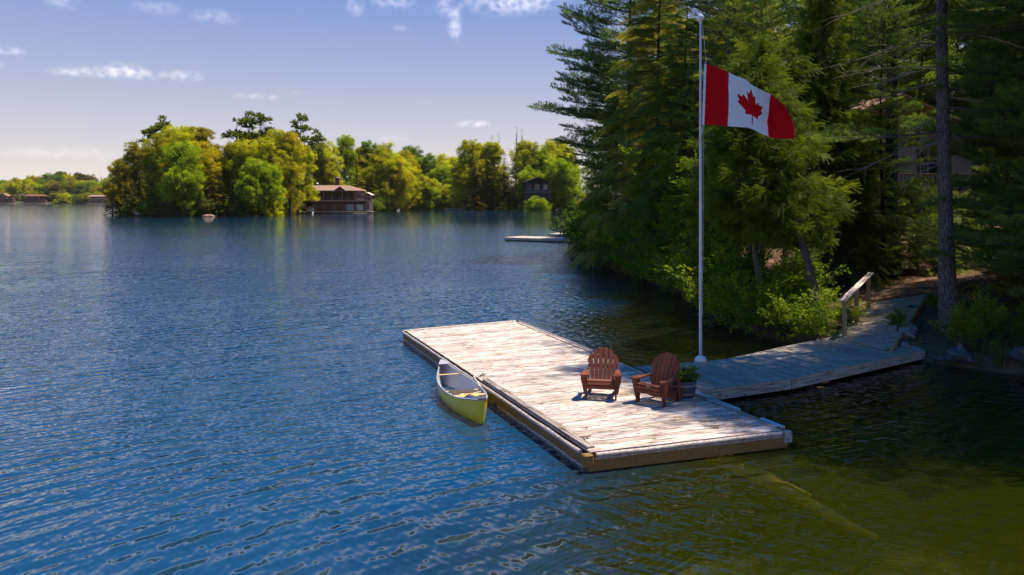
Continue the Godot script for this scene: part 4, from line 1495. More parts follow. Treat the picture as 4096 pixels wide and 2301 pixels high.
func make_rocks():
	# [x, z, size, material, label]
	var list := [
		[10.85, -22.0, Vector3(0.46, 0.5, 0.44), "pink_rock", "rounded pale boulder on the bank at the low right corner of the ramp"],
		[11.25, -22.7, Vector3(0.62, 0.36, 0.4), "rock", "flat angular grey stone behind the rounded boulder beside the ramp"],
		[11.0, -23.0, Vector3(0.34, 0.4, 0.3), "rock", "upright grey stone leaning against the side of the ramp"],
		[11.65, -23.4, Vector3(0.46, 0.34, 0.4), "rock", "small grey stone farthest up along the right side of the ramp"],
		[13.0, -20.0, Vector3(1.0, 0.6, 0.8), "dark_rock", "dark angular rock at the water under the green bush"],
		[13.9, -19.5, Vector3(1.3, 0.7, 0.9), "dark_rock", "long dark rock at the waterline near the right edge"],
		[14.4, -20.2, Vector3(1.1, 0.8, 0.9), "dark_rock", "dark rock above the long waterline rock"],
		[13.4, -19.3, Vector3(0.6, 0.4, 0.5), "dark_rock", "small dark rock standing in the water before the bank"],
		[11.7, -20.9, Vector3(0.8, 0.5, 0.6), "dark_rock", "shadowed rock under the end of the walkway"],
		[15.4, -19.3, Vector3(1.4, 0.8, 1.0), "dark_rock", "large dark rock at the right edge of the picture"],
		[7.7, -28.0, Vector3(0.7, 0.4, 0.5), "dark_rock", "dark stone at the foot of the waterline shrubs"],
		[6.0, -52.5, Vector3(1.2, 0.6, 0.9), "dark_rock", "dark rock under the bushes at the point of the shore"]]
	var k := 0
	for s in list:
		var o := single("boulder", boulder(s[2], 600 + k, 0.3 if k == 0 else 0.55), M[s[3]], s[4], "rock")
		o.position = Vector3(s[0], height_at(s[0], s[1]) + s[2].y * 0.14, s[1])
		o.rotation.y = k * 1.7
		k += 1


# ------------------------------------------------------------------ dock, walkway, ramp
const DA := Vector2(-3.33, -24.48)
const DB := Vector2(0.13, -26.50)
const DC := Vector2(1.20, -12.68)
const DD := Vector2(4.80, -13.95)


func v3(p: Vector2, y: float) -> Vector3:
	return Vector3(p.x, y, p.y)


# one plank between two lines: left end from a0 to a1, right end from b0 to b1 (x, z), top at the given heights
func plank(a0: Vector3, b0: Vector3, b1: Vector3, a1: Vector3, thick: float, r: RandomNumberGenerator, tone := Vector2(0.82, 1.08), bev := 0.007) -> ArrayMesh:
	var st := begin()
	var g := r.randf_range(tone.x, tone.y)
	st.set_color(Color(g, g * r.randf_range(0.96, 1.0), g * r.randf_range(0.92, 1.0)))
	var d := Vector3(0, -thick, 0)
	var row := r.randi() % 8
	var len := a0.distance_to(b0)
	var uw := clampf(len / 4.6, 0.05, 0.9)
	block(st, [a0 + d, b0 + d, b1 + d, a1 + d, a0, b0, b1, a1], bev, Rect2(r.randf_range(0.0, 0.98 - uw), row / 8.0 + 0.008, uw, 0.105))
	return finish(st)


func make_dock():
	var o := thing("floating_dock", "long weathered wooden floating dock with two brown chairs on it", "dock", Vector3(0.7, 0, -19.4))
	var base := o.position
	var r := rnd(701)
	var n := 76
	var inl := (DB - DA).normalized() * 0.09
	for i in n:
		var t0 := lerpf(0.004, 0.996, float(i) / n)
		var t1 := lerpf(0.004, 0.996, float(i + 1) / n - 0.075 / n - r.randf() * 0.04 / n)
		var y := DECK + r.randf_range(-0.004, 0.004)
		var e0 := r.randf_range(-0.012, 0.012)
		var a0 := v3(DA.lerp(DC, t0) + inl * (1.0 + e0), y) - base
		var a1 := v3(DA.lerp(DC, t1) + inl * (1.0 + e0), y) - base
		var b0 := v3(DB.lerp(DD, t0) - inl * 0.6, y) - base
		var b1 := v3(DB.lerp(DD, t1) - inl * 0.6, y) - base
		part("plank", plank(a0, b0, b1, a1, 0.036, r, Vector2(0.66, 1.15)), M.deck_wood, o)
	# under the planks: joists and outer boards
	var st := begin()
	for f in [0.12, 0.5, 0.88]:
		beam(st, v3(DA.lerp(DB, f), 0.17) - base, v3(DC.lerp(DD, f), 0.17) - base, 0.09, 0.16)
	part("joists", finish(st), M.wet_wood, o)
	var near_n := (DC - DD).rotated(-PI / 2).normalized()
	var left_n := (DA - DB).normalized()
	st = begin()
	beam(st, v3(DC.lerp(DD, 0.005), 0.115) - base, v3(DC.lerp(DD, 0.995), 0.115) - base, 0.05, 0.21, 0.008)
	part("front_board", finish(st), M.skirt_wood, o)
	st = begin()
	beam(st, v3(DA, 0.165) - base, v3(DA.lerp(DC, 0.55), 0.165) - base, 0.05, 0.16, 0.008)
	part("side_board", finish(st), M.skirt_wood, o)
	st = begin()
	beam(st, v3(DA.lerp(DC, 0.552), 0.165) - base, v3(DC, 0.165) - base, 0.05, 0.16, 0.008)
	part("side_board", finish(st), M.skirt_wood, o)
	st = begin()
	beam(st, v3(DB, 0.13) - base, v3(DD, 0.13) - base, 0.05, 0.2, 0.008)
	part("side_board", finish(st), M.grey_wood, o)
	st = begin()
	beam(st, v3(DA, 0.13) - base, v3(DB, 0.13) - base, 0.05, 0.2, 0.008)
	part("back_board", finish(st), M.grey_wood, o)
	for s in [[0.02, 0.32], [0.34, 0.64], [0.66, 0.985]]:
		st = begin()
		beam(st, v3(DA.lerp(DC, s[0]) - left_n * 0.10, 0.015) - base, v3(DA.lerp(DC, s[1]) - left_n * 0.10, 0.015) - base, 0.16, 0.15, 0.02)
		part("float", finish(st), M.float_foam, o)
	for i in 7:
		st = begin()
		var p := v3(DC.lerp(DD, 0.08 + 0.14 * i) + near_n * 0.03, 0.13) - base
		tube(st, [p, p + Vector3(near_n.x, 0, near_n.y) * 0.012], [0.016, 0.014], 7)
		part("bolt", finish(st), M.rust, o)
	# pale bumper strips round the rim
	for s in [[0.0, 0.30], [0.302, 0.56], [0.562, 0.985]]:
		var pts := []
		var rr := []
		for i in 9:
			var t: float = lerpf(s[0], s[1], i / 8.0)
			pts.append(v3(DA.lerp(DC, t) + left_n * (0.035 + r.randf_range(-0.006, 0.006)), 0.275 + r.randf_range(-0.005, 0.005)) - base)
			rr.append(0.038 + r.randf_range(-0.005, 0.003))
		st = begin()
		tube(st, pts, rr, 10, true)
		part("bumper_strip", finish(st), M.vinyl, o)
	for s in [[0.035, 0.965, 0.272, 0.040], [0.03, 0.97, 0.222, 0.018]]:
		var pts := []
		var rr := []
		for i in 9:
			pts.append(v3(DC.lerp(DD, lerpf(s[0], s[1], i / 8.0)) + near_n * 0.035, s[2] + r.randf_range(-0.004, 0.004)) - base)
			rr.append(s[3])
		st = begin()
		tube(st, pts, rr, 10, true)
		part("bumper_strip", finish(st), M.vinyl, o)
	var far_pts := []
	for i in 7: far_pts.append(v3(DA.lerp(DB, i / 6.0) - near_n * 0.03, 0.285 + r.randf_range(-0.004, 0.004)) - base)
	st = begin()
	tube(st, far_pts, [0.045, 0.045, 0.045, 0.045, 0.045, 0.045, 0.045], 8, true)
	part("bumper_strip", finish(st), M.vinyl, o)
	# a raised, darker board on the deck along the near half of the left side, laid in two lengths
	for s in [[0.57, 0.80], [0.802, 0.985]]:
		var a: Vector2 = DA.lerp(DC, s[0]) - left_n * 0.10
		var b: Vector2 = DA.lerp(DC, s[1]) - left_n * 0.10
		var w := -left_n * 0.15
		part("edge_board", plank(v3(a, DECK + 0.04) - base, v3(b, DECK + 0.04) - base, v3(b + w, DECK + 0.04) - base, v3(a + w, DECK + 0.04) - base, 0.036, r, Vector2(0.42, 0.5)), M.deck_wood, o)
	var ra := DB.lerp(DD, 0.03)
	var rb := DB.lerp(DD, 0.985)
	var w := left_n * 0.11
	part("edge_board", plank(v3(ra, DECK + 0.022) - base, v3(rb, DECK + 0.022) - base, v3(rb + w, DECK + 0.022) - base, v3(ra + w, DECK + 0.022) - base, 0.018, r, Vector2(0.7, 0.75)), M.deck_wood, o)
	for s in [[0.01, 0.42], [0.715, 0.895], [0.945, 0.99]]:
		st = begin()
		for e in [0.0, 0.055]:
			var a: Vector2 = DB.lerp(DD, s[0]) - left_n * (0.02 + e)
			var b: Vector2 = DB.lerp(DD, s[1]) - left_n * (0.02 + e)
			beam(st, v3(a, 0.31) - base, v3(b, 0.31) - base, 0.03, 0.05, 0.008)
		part("rail_strip", finish(st), M.vinyl if s[0] < 0.5 else M.aluminium, o)
	# corner plates and mooring cleats
	for c in [[DC, 0.0], [DD, 1.0]]:
		st = begin()
		box(st, Transform3D(Basis(Vector3.UP, 0.34), v3(c[0], 0.2) - base), Vector3(0.17, 0.2, 0.13), 0.02)
		part("corner_block", finish(st), M.vinyl if c[1] > 0.5 else M.skirt_wood, o)
	for c in [Vector2(-0.68, -18.25), Vector2(1.24, -13.45), Vector2(3.6, -14.1)]:
		st = begin()
		var p := v3(c, DECK) - base
		tube(st, [p + Vector3(-0.10, 0.055, 0.03), p + Vector3(-0.04, 0.045, 0.01), p + Vector3(0.04, 0.045, -0.01), p + Vector3(0.10, 0.055, -0.03)], [0.008, 0.012, 0.012, 0.008], 6)
		for e in [-0.03, 0.03]: tube(st, [p + Vector3(e, 0.0, -e * 0.3), p + Vector3(e, 0.045, -e * 0.3)], [0.012, 0.01], 6)
		box(st, Transform3D(Basis(), p + Vector3(0, 0.005, 0)), Vector3(0.11, 0.008, 0.04), 0.002)
		part("cleat", finish(st), M.rust, o)


func make_walkway():
	var o := thing("walkway", "grey weathered plank walkway curving from the dock to the shore", "walkway", Vector3(7, 0, -19.5))
	var base := o.position
	var r := rnd(711)
	var left := [Vector2(2.97, -19.26), Vector2(5.42, -20.17), Vector2(7.61, -22.02), Vector2(9.49, -23.5), Vector2(11.3, -23.9)]
	var right := [Vector2(3.84, -16.80), Vector2(6.28, -18.03), Vector2(8.72, -19.78), Vector2(10.5, -21.06), Vector2(11.07, -21.47)]
	var counts := [14, 14, 12, 5]
	var y := DECK + 0.005
	for s in 4:
		for i in counts[s]:
			var t0: float = float(i) / counts[s]
			var t1: float = (i + 0.955 - r.randf() * 0.02) / counts[s]
			var yy := y + r.randf_range(-0.004, 0.004)
			var a0: Vector2 = left[s].lerp(left[s + 1], t0)
			var a1: Vector2 = left[s].lerp(left[s + 1], t1)
			var b0: Vector2 = right[s].lerp(right[s + 1], t0)
			var b1: Vector2 = right[s].lerp(right[s + 1], t1)
			part("plank", plank(v3(a0, yy) - base, v3(b0, yy) - base, v3(b1, yy) - base, v3(a1, yy) - base, 0.036, r, Vector2(0.75, 1.15)), M.grey_wood, o)
	# side boards in lengths, with a joint between
	var st: SurfaceTool
	var edge := [right[0], right[1], right[2].lerp(right[3], 0.2), right[3].lerp(right[4], 0.05), right[4]]
	for i in 4:
		var a: Vector2 = edge[i].lerp(edge[i + 1], 0.004) + Vector2(0.02, 0.03)
		var b: Vector2 = edge[i].lerp(edge[i + 1], 0.996) + Vector2(0.02, 0.03)
		st = begin()
		var g := r.randf_range(0.85, 1.2)
		st.set_color(Color(g, g, g * 1.03))
		beam(st, v3(a, 0.18) - base, v3(b, 0.18) - base, 0.045, 0.23, 0.006, Vector3.UP, Rect2(0.05, i / 8.0, 0.6, 0.11))
		part("side_board", finish(st), M.grey_wood, o)
	st = begin()
	beam(st, v3(right[4], 0.18) - base, v3(left[4], 0.18) - base, 0.045, 0.23, 0.006)
	part("end_board", finish(st), M.grey_wood, o)
	for i in 3:
		st = begin()
		beam(st, v3(left[i] + Vector2(-0.02, -0.03), 0.19) - base, v3(left[i + 1] + Vector2(-0.02, -0.03), 0.19) - base, 0.045, 0.2, 0.006)
		part("side_board", finish(st), M.grey_wood, o)
	st = begin()
	for f in [0.2, 0.8]:
		for i in 4:
			beam(st, v3(left[i].lerp(right[i], f), 0.14) - base, v3(left[i + 1].lerp(right[i + 1], f), 0.14) - base, 0.08, 0.2)
	beam(st, v3(left[1].lerp(right[1], 0.08), -0.5) - base, v3(left[1].lerp(right[1], 0.08), 0.2) - base, 0.14, 0.14, 0.01, Vector3.RIGHT)
	beam(st, v3(left[3].lerp(right[3], 0.9), -0.5) - base, v3(left[3].lerp(right[3], 0.9), 0.2) - base, 0.14, 0.14, 0.01, Vector3.RIGHT)
	part("joists", finish(st), M.wet_wood, o)


func ramp_y(x: float, z: float) -> float:
	return 0.345 + 0.66 / 4.2 * maxf(0.0, (x - 10.0) * 0.977 - (z + 21.1) * 0.21)


func make_ramp():
	var o := thing("wooden_ramp", "sloping plank ramp from the walkway up to the path in the wood", "ramp", Vector3(11.5, 0, -24.2))
	var base := o.position
	var r := rnd(721)
	var z := -21.35
	while z > -26.8:
		var z1 := z - 0.142
		var e := []
		for zz in [z, z1 + 0.008]:
			var lx: float = lerpf(10.0, 9.49, (zz + 21.1) / -2.35) if zz > -23.45 else lerpf(9.49, 12.26, (zz + 23.45) / -3.35)
			var rx: float = lerpf(10.0, 13.88, (zz + 21.1) / -5.7)
			e.append(Vector3(lx, ramp_y(lx, zz), zz))
			e.append(Vector3(rx, ramp_y(rx, zz), zz))
		part("plank", plank(e[2] - base, e[3] - base, e[1] - base, e[0] - base, 0.034, r, Vector2(0.8, 1.1)), M.tan_wood if r.randf() < 0.15 else M.grey_wood, o)
		z = z1
	for s in [[Vector2(10.03, -21.12), Vector2(13.93, -26.8)], [Vector2(9.46, -23.5), Vector2(12.22, -26.8)]]:
		var st := begin()
		beam(st, Vector3(s[0].x, ramp_y(s[0].x, s[0].y) - 0.06, s[0].y) - base, Vector3(s[1].x, ramp_y(s[1].x, s[1].y) - 0.06, s[1].y) - base, 0.045, 0.15, 0.006)
		part("side_board", finish(st), M.tan_wood, o)
	var k := thing("handrail", "wooden handrail with a broad flat top on three posts beside the ramp", "handrail", Vector3(10.6, 0, -24.6))
	var kb := k.position
	var tops := []
	for s in [Vector3(9.70, 0.5, -23.27), Vector3(10.63, 0.70, -24.6), Vector3(11.69, 0.9, -26.15)]:
		var st := begin()
		beam(st, s - Vector3(0, 0.25, 0) - kb, s + Vector3(0, 0.92, 0) - kb, 0.115, 0.105, 0.008, Vector3.RIGHT, Rect2(0, 0.13, 0.3, 0.1))
		part("post", finish(st), M.tan_wood, k)
		tops.append(s + Vector3(0, 0.945, 0))
	var d: Vector3 = (tops[2] - tops[0]).normalized()
	var st2 := begin()
	beam(st2, tops[0] - d * 0.28 - kb, tops[2] + d * 0.42 - kb, 0.19, 0.042, 0.008, Vector3.UP, Rect2(0.02, 0.26, 0.9, 0.1))
	part("top_board", finish(st2), M.deck_wood, k)
	# garden light on a bent stem
	var g := thing("path_light", "black garden path light on a bent stem at the right side of the ramp", "path light", Vector3(12.05, height_at(12.05, -23.45), -23.45))
	var st3 := begin()
	tube(st3, [Vector3(0, -0.1, 0), Vector3(-0.02, 0.35, 0), Vector3(-0.10, 0.62, 0), Vector3(-0.17, 0.70, 0), Vector3(-0.28, 0.68, 0)], [0.015, 0.014, 0.012, 0.011, 0.01], 6)
	part("stem", finish(st3), M.iron, g)
	st3 = begin()
	lathe(st3, [Vector2(0.0, 0.035), Vector2(0.05, 0.03), Vector2(0.11, -0.012), Vector2(0.115, -0.02), Vector2(0.10, -0.016), Vector2(0.0, 0.0)], 14, Vector3(-0.30, 0.66, 0))
	part("shade", finish(st3), M.iron, g)


# ------------------------------------------------------------------ flagpole and flag
func make_flagpole():
	var o := thing("flagpole", "tall white-grey flagpole standing on the walkway", "flagpole", Vector3(4.71, DECK, -19.92))
	var st := begin()
	st.set_smooth_group(-1)
	lathe(st, [Vector2(0.0, 0.0), Vector2(0.145, 0.0), Vector2(0.15, 0.02), Vector2(0.145, 0.075), Vector2(0.10, 0.125), Vector2(0.055, 0.14), Vector2(0.0, 0.14)], 8, Vector3.ZERO, false)
	part("base", finish(st), M.white_paint, o)
	for s in [[0.12, 4.02, 0.041, 0.038], [4.02, 6.3, 0.036, 0.033], [6.3, 8.5, 0.031, 0.026]]:
		st = begin()
		tube(st, [Vector3(0, s[0], 0), Vector3(0, (s[0] + s[1]) / 2, 0), Vector3(0, s[1], 0)], [s[2], (s[2] + s[3]) / 2, s[3]], 16)
		part("pole_section", finish(st), M.pole_paint, o)
	st = begin()
	var prof := []
	for i in 11: prof.append(Vector2(0.088 * sin(PI * i / 10.0), 8.58 - 0.088 * cos(PI * i / 10.0)))
	lathe(st, prof, 18)
	tube(st, [Vector3(0, 8.44, 0), Vector3(0, 8.52, 0)], [0.045, 0.03], 10)
	part("ball_finial", finish(st), M.white_ball, o)
	st = begin()
	tube(st, [Vector3(0.035, 8.42, 0.03), Vector3(0.08, 8.0, 0.05), Vector3(0.125, 7.46, 0.06)], [0.006, 0.006, 0.006], 5)
	tube(st, [Vector3(0.065, 5.92, 0.05), Vector3(0.03, 5.75, 0.05), Vector3(-0.045, 5.5, 0.03), Vector3(-0.05, 5.42, 0.02), Vector3(0.0, 5.6, -0.05), Vector3(0.055, 5.8, 0.03)], [0.012, 0.012, 0.012, 0.012, 0.01, 0.01], 5)
	tube(st, [Vector3(0.05, 5.9, 0.05), Vector3(0.052, 4.2, 0.045), Vector3(0.05, 2.6, 0.04), Vector3(0.03, 1.95, 0.045)], [0.005, 0.005, 0.005, 0.005], 5)
	for i in 9:
		var y := 1.98 - 0.06 * i
		tube(st, [Vector3(-0.052, y, 0.02), Vector3(0.0, y - 0.05 * (1 if i % 2 else -1), 0.056), Vector3(0.052, y + 0.02, 0.02)], [0.006, 0.006, 0.006], 4)
	tube(st, [Vector3(0.02, 1.75, 0.05), Vector3(0.035, 1.2, 0.055), Vector3(0.01, 0.95, 0.055), Vector3(-0.02, 1.3, 0.052), Vector3(0.0, 1.7, 0.05)], [0.005, 0.005, 0.005, 0.005, 0.005], 4)
	part("halyard", finish(st), M.rope, o)
	# the flag: red, white, red with a red maple leaf, sagging in a light wind
	var f := thing("flag", "red and white maple leaf flag flying from the flagpole", "flag", Vector3(4.71 + 0.135, DECK + 7.42, -19.86))
	var top := [Vector2(0, 0), Vector2(0.27, -0.105), Vector2(0.54, -0.215), Vector2(0.99, -0.40), Vector2(1.28, -0.57), Vector2(1.56, -0.77), Vector2(1.76, -0.93), Vector2(1.93, -1.06)]
	var bot := [Vector2(-0.055, -1.51), Vector2(0.25, -1.53), Vector2(0.53, -1.555), Vector2(1.0, -1.60), Vector2(1.30, -1.70), Vector2(1.575, -1.815), Vector2(1.86, -1.86), Vector2(2.15, -1.875)]
	var us := [0.0, 0.125, 0.25, 0.42, 0.585, 0.75, 0.875, 1.0]
	var nu := 60
	var nv := 28
	st = SurfaceTool.new()
	st.begin(Mesh.PRIMITIVE_TRIANGLES)
	st.set_smooth_group(0)
	for j in nv + 1:
		for i in nu + 1:
			var u := float(i) / nu
			var v := float(j) / nv
			var k := 0
			while k < 6 and us[k + 1] < u: k += 1
			var s: float = (u - us[k]) / (us[k + 1] - us[k])
			var p: Vector2 = (top[k] as Vector2).lerp(top[k + 1], s).lerp((bot[k] as Vector2).lerp(bot[k + 1], s), v)
			# the fly edge bellies out between its corners, and folds run down across the cloth
			p.x += (0.035 * sin(v * PI) - 0.025 * sin(v * 9.0)) * smoothstep(0.7, 1.0, u)
			var zz := 0.20 * u * sin(u * 8.5 - v * 2.3 + 0.4) + 0.06 * u * sin(u * 19.0 - v * 6.0) + 0.03 * sin(v * 11.0 + u * 5.0) * u + 0.018 * sin(u * 34.0 - v * 15.0 + 2.0 * sin(v * 4.0)) * smoothstep(0.0, 0.35, u) + 0.022 * sin(v * 20.0 - u * 26.0) * (1.0 - u) * smoothstep(0.0, 0.1, u)
			st.set_uv(Vector2(u, v))
			st.add_vertex(Vector3(p.x, p.y, zz))
	for j in nv:
		for i in nu:
			var a := j * (nu + 1) + i
			st.add_index(a); st.add_index(a + 1); st.add_index(a + nu + 1)
			st.add_index(a + 1); st.add_index(a + nu + 2); st.add_index(a + nu + 1)
	st.generate_normals()
	part("cloth", st.commit(), mat("flag_cloth", Color.WHITE, 0.75, {"albedo_texture": flag_print(), "backlight_enabled": true, "backlight": Color(0.62, 0.62, 0.62).linear_to_srgb(), "metallic_specular": 0.2}), f)
	st = begin()
	beam(st, Vector3(-0.03, 0.0, 0), Vector3(-0.085, -1.51, 0), 0.055, 0.012, 0.003, Vector3(0, 0, 1))
	part("header_band", finish(st), M.white_paint, f)
	st = begin()
	for p in [Vector3(-0.03, 0.03, 0.0), Vector3(-0.075, -1.53, 0.0)]:
		tube(st, [p + Vector3(-0.03, 0, 0), p + Vector3(0, 0.02, 0), p + Vector3(0.03, 0, 0)], [0.007, 0.007, 0.007], 5)
	part("clip", finish(st), M.aluminium, f)


func flag_print() -> ImageTexture:
	var w := 768
	var h := 384
	var im := Image.create(w, h, false, Image.FORMAT_RGB8)
	var red := lin(0.62, 0.006, 0.012)
	im.fill(lin(0.80, 0.80, 0.80))
	im.fill_rect(Rect2i(0, 0, w / 4, h), red)
	im.fill_rect(Rect2i(w * 3 / 4, 0, w / 4, h), red)
	# the eleven-pointed leaf: one half, mirrored
	var half := [Vector2(0, -0.40), Vector2(0.075, -0.255), Vector2(0.145, -0.285), Vector2(0.108, -0.085), Vector2(0.215, -0.19), Vector2(0.238, -0.135), Vector2(0.345, -0.155), Vector2(0.305, -0.03), Vector2(0.352, 0.0), Vector2(0.185, 0.145), Vector2(0.205, 0.215), Vector2(0.018, 0.185), Vector2(0.018, 0.385)]
	var poly := PackedVector2Array(half)
	for i in range(half.size() - 1, -1, -1): poly.append(Vector2(-half[i].x, half[i].y))
	for y in h:
		for x in range(int(w * 0.33), int(w * 0.67)):
			var p := Vector2(x - w * 0.5, y - h * 0.5) / h
			if Geometry2D.is_point_in_polygon(p, poly): im.set_pixel(x, y, red)
	return ImageTexture.create_from_image(im)


# ------------------------------------------------------------------ canoe
func hull_at(s: float, a: float, grow: float) -> Vector3:
	# s from -1 (far stem) to 1 (near stem), a from -1 (left gunwale) through 0 (keel) to 1 (right gunwale)
	var t := absf(s)
	var half := (0.44 * pow(maxf(0.0, 1.0 - pow(t, 2.1)), 0.85) + 0.004) - grow
	var sheer := 0.315 + 0.20 * pow(t, 3.2)
	var keel := -0.07 + 0.05 * pow(t, 4.0) + grow * 0.8 + 0.03 * smoothstep(0.93, 1.0, t)
	var q := absf(a)
	var w := sin(q * PI * 0.5)
	w = pow(w, 0.62) * (1.0 - 0.07 * q * q)
	var up := pow(q, 2.3)
	var y := lerpf(keel, sheer, up)
	# the stems rake outwards towards the gunwale
	var rake := 0.16 * smoothstep(0.75, 1.0, t) * pow(clampf((y + 0.07) / 0.55, 0.0, 1.0), 0.7)
	return Vector3(maxf(half, 0.002) * w * signf(a), y, s * 1.78 + signf(s) * rake)


func hull_skin(grow: float) -> ArrayMesh:
	var st := begin()
	st.set_smooth_group(0)
	var ns := 44
	var na := 24
	for i in ns:
		for k in na:
			var p := []
			for e in [[0, 0], [1, 0], [1, 1], [0, 1]]:
				p.append(hull_at(lerpf(-1.0, 1.0, float(i + e[0]) / ns), lerpf(-1.0, 1.0, float(k + e[1]) / na), grow))
			var mid: Vector3 = (p[0] + p[1] + p[2] + p[3]) / 4.0
			var out := mid - Vector3(0, 0.5, mid.z * 0.9)
			if grow > 0.0: out = -out
			tri(st, p[0], p[1], p[2], out)
			tri(st, p[0], p[2], p[3], out)
	return finish(st)


func make_canoe():
	var o := thing("canoe", "yellow canoe with a pale grey inside, tied up along the left side of the dock", "canoe", Vector3(-1.10, 0.0, -17.10))
	o.rotation.y = atan2(1.10, 3.52)
	part("hull", hull_skin(0.0), M.hull_yellow, o)
	part("inner_hull", hull_skin(0.014), M.hull_inside, o)
	for e in [-1.0, 1.0]:
		var pts := []
		var rr := []
		for i in 33:
			var s := lerpf(-0.985, 0.985, i / 32.0)
			pts.append(hull_at(s, e, 0.004) + Vector3(0, 0.006, 0))
			rr.append(0.016)
		var st := begin()
		tube(st, pts, rr, 8)
		part("gunwale", finish(st), M.gunwale, o)
	for e in [-1.0, 1.0]:
		var st := begin()
		var out := PackedVector2Array()
		for i in 7:
			var p := hull_at(e * lerpf(0.86, 1.0, i / 6.0), 1.0, 0.0)
			out.append(Vector2(p.x, p.z))
		for i in range(6, -1, -1):
			var p := hull_at(e * lerpf(0.86, 1.0, i / 6.0), -1.0, 0.0)
			out.append(Vector2(p.x - 0.001, p.z))
		var y := hull_at(0.95 * e, 1.0, 0.0).y + 0.028
		board(st, out, 0.014, Transform3D(Basis(Vector3.RIGHT, Vector3(0, 0.12 * e, 1.0).normalized(), Vector3(0, -1, 0.12 * e).normalized()), Vector3(0, y - 1.78 * 0.95 * 0.12, 0)))
		if e < 0.0: part("end_plate", finish(st), M.gunwale, o)
		else:
			st = begin()
			var p := hull_at(0.985, 0.0, 0.0)
			for q in [-1.0, 1.0]:
				beam(st, hull_at(0.93, q, 0.0) + Vector3(0, 0.015, 0), hull_at(1.0, q, 0.0) + Vector3(0, 0.02, 0.01), 0.03, 0.02, 0.006)
			part("end_plate", finish(st), M.iron, o)
	# small thwart near the far end
	var st := begin()
	var l := hull_at(-0.66, -1.0, 0.01)
	var rt := hull_at(-0.66, 1.0, 0.01)
	beam(st, l + Vector3(0, -0.02, 0), rt + Vector3(0, -0.02, 0), 0.05, 0.022, 0.008)
	part("thwart", finish(st), M.ash_wood, o)
	# woven seat between two bars
	var seat := Node3D.new()
	seat.name = "seat"
	o.add_child(seat)
	for s in [0.03, 0.17]:
		st = begin()
		beam(st, hull_at(s, -1.0, 0.01) + Vector3(0, -0.06, 0), hull_at(s, 1.0, 0.01) + Vector3(0, -0.06, 0), 0.042, 0.026, 0.008)
		part("seat_bar", finish(st), M.ash_wood, seat)
	st = begin()
	for i in 9:
		var x := -0.24 + 0.06 * i
		beam(st, Vector3(x, 0.272, 0.03), Vector3(x, 0.272, 0.325), 0.045, 0.006, 0.002)
	for i in 5:
		var zz := 0.07 + 0.055 * i
		beam(st, Vector3(-0.27, 0.279, zz), Vector3(0.27, 0.279, zz), 0.045, 0.006, 0.002)
	part("webbing", finish(st), M.webbing, seat)
	# carved carrying yoke
	st = begin()
	var up := PackedVector2Array()
	var dn := PackedVector2Array()
	var wide := hull_at(0.40, 1.0, 0.01).x
	for i in 33:
		var x := lerpf(-wide, wide, i / 32.0)
		var q := absf(x) / wide
		var w := 0.024 + 0.045 * exp(-pow((q - 0.38) / 0.16, 2.0))
		var dip := 0.05 * exp(-pow(q / 0.22, 2.0))
		up.append(Vector2(x, w + dip * 0.6))
		dn.append(Vector2(x, -w * 0.8 + dip * 1.0))
	for i in range(32, -1, -1): up.append(dn[i])
	board(st, up, 0.024, Transform3D(Basis(Vector3.RIGHT, Vector3(0, 0.45, -1).normalized(), Vector3(0, 1, 0.45).normalized()), Vector3(0, 0.315, 1.78 * 0.42)))
	part("yoke", finish(st), M.ash_wood, o)
	st = begin()
	tube(st, [Vector3(0.1, 0.30, 1.30), Vector3(0.12, 0.12, 1.25), Vector3(0.05, 0.03, 1.18)], [0.006, 0.006, 0.006], 5)
	tube(st, [Vector3(-0.02, 0.0, -0.9), Vector3(0.0, -0.03, 0.2), Vector3(0.0, -0.02, 1.2)], [0.012, 0.012, 0.01], 5)
	part("cord", finish(st), M.webbing, o)
	# mooring line to the cleat
	var rope := begin()
	var a := o.transform * hull_at(0.42, 1.0, 0.0) + Vector3(0, 0.02, 0)
	var b := Vector3(-0.68, DECK + 0.05, -18.25)
	var b2 := Vector3(-0.86, DECK + 0.06, -17.95)
	tube(rope, [a, a.lerp(b2, 0.3) + Vector3(0.02, -0.05, 0), a.lerp(b2, 0.7) + Vector3(0.02, -0.04, 0), b2, b2.lerp(b, 0.5) + Vector3(0, 0.01, 0), b], [0.012, 0.012, 0.012, 0.012, 0.012, 0.012], 6)
	for i in 3:
		tube(rope, [b + Vector3(-0.06, 0.0, 0.02 * i), b + Vector3(0.0, 0.03, 0.02 * i), b + Vector3(0.07, 0.0, -0.02 * i)], [0.008, 0.008, 0.008], 5)
	tube(rope, [b, b + Vector3(0.12, -0.04, 0.02), b + Vector3(0.22, -0.043, -0.04), b + Vector3(0.30, -0.043, 0.02), b + Vector3(0.22, -0.042, 0.06), b + Vector3(0.42, -0.043, 0.10)], [0.007, 0.007, 0.007, 0.007, 0.007, 0.007], 5)
	single("mooring_rope", finish(rope), M.rope, "thin pale rope tying the yellow canoe to a cleat on the dock", "rope")


# ------------------------------------------------------------------ chairs
func smooth_outline(p: Array) -> PackedVector2Array:
	# rounds a closed outline by two rounds of corner cutting
	var a := PackedVector2Array(p)
	for k in 2:
		var b := PackedVector2Array()
		for i in a.size():
			var q := a[(i + 1) % a.size()]
			b.append(a[i].lerp(q, 0.25))
			b.append(a[i].lerp(q, 0.75))
		a = b
	return a


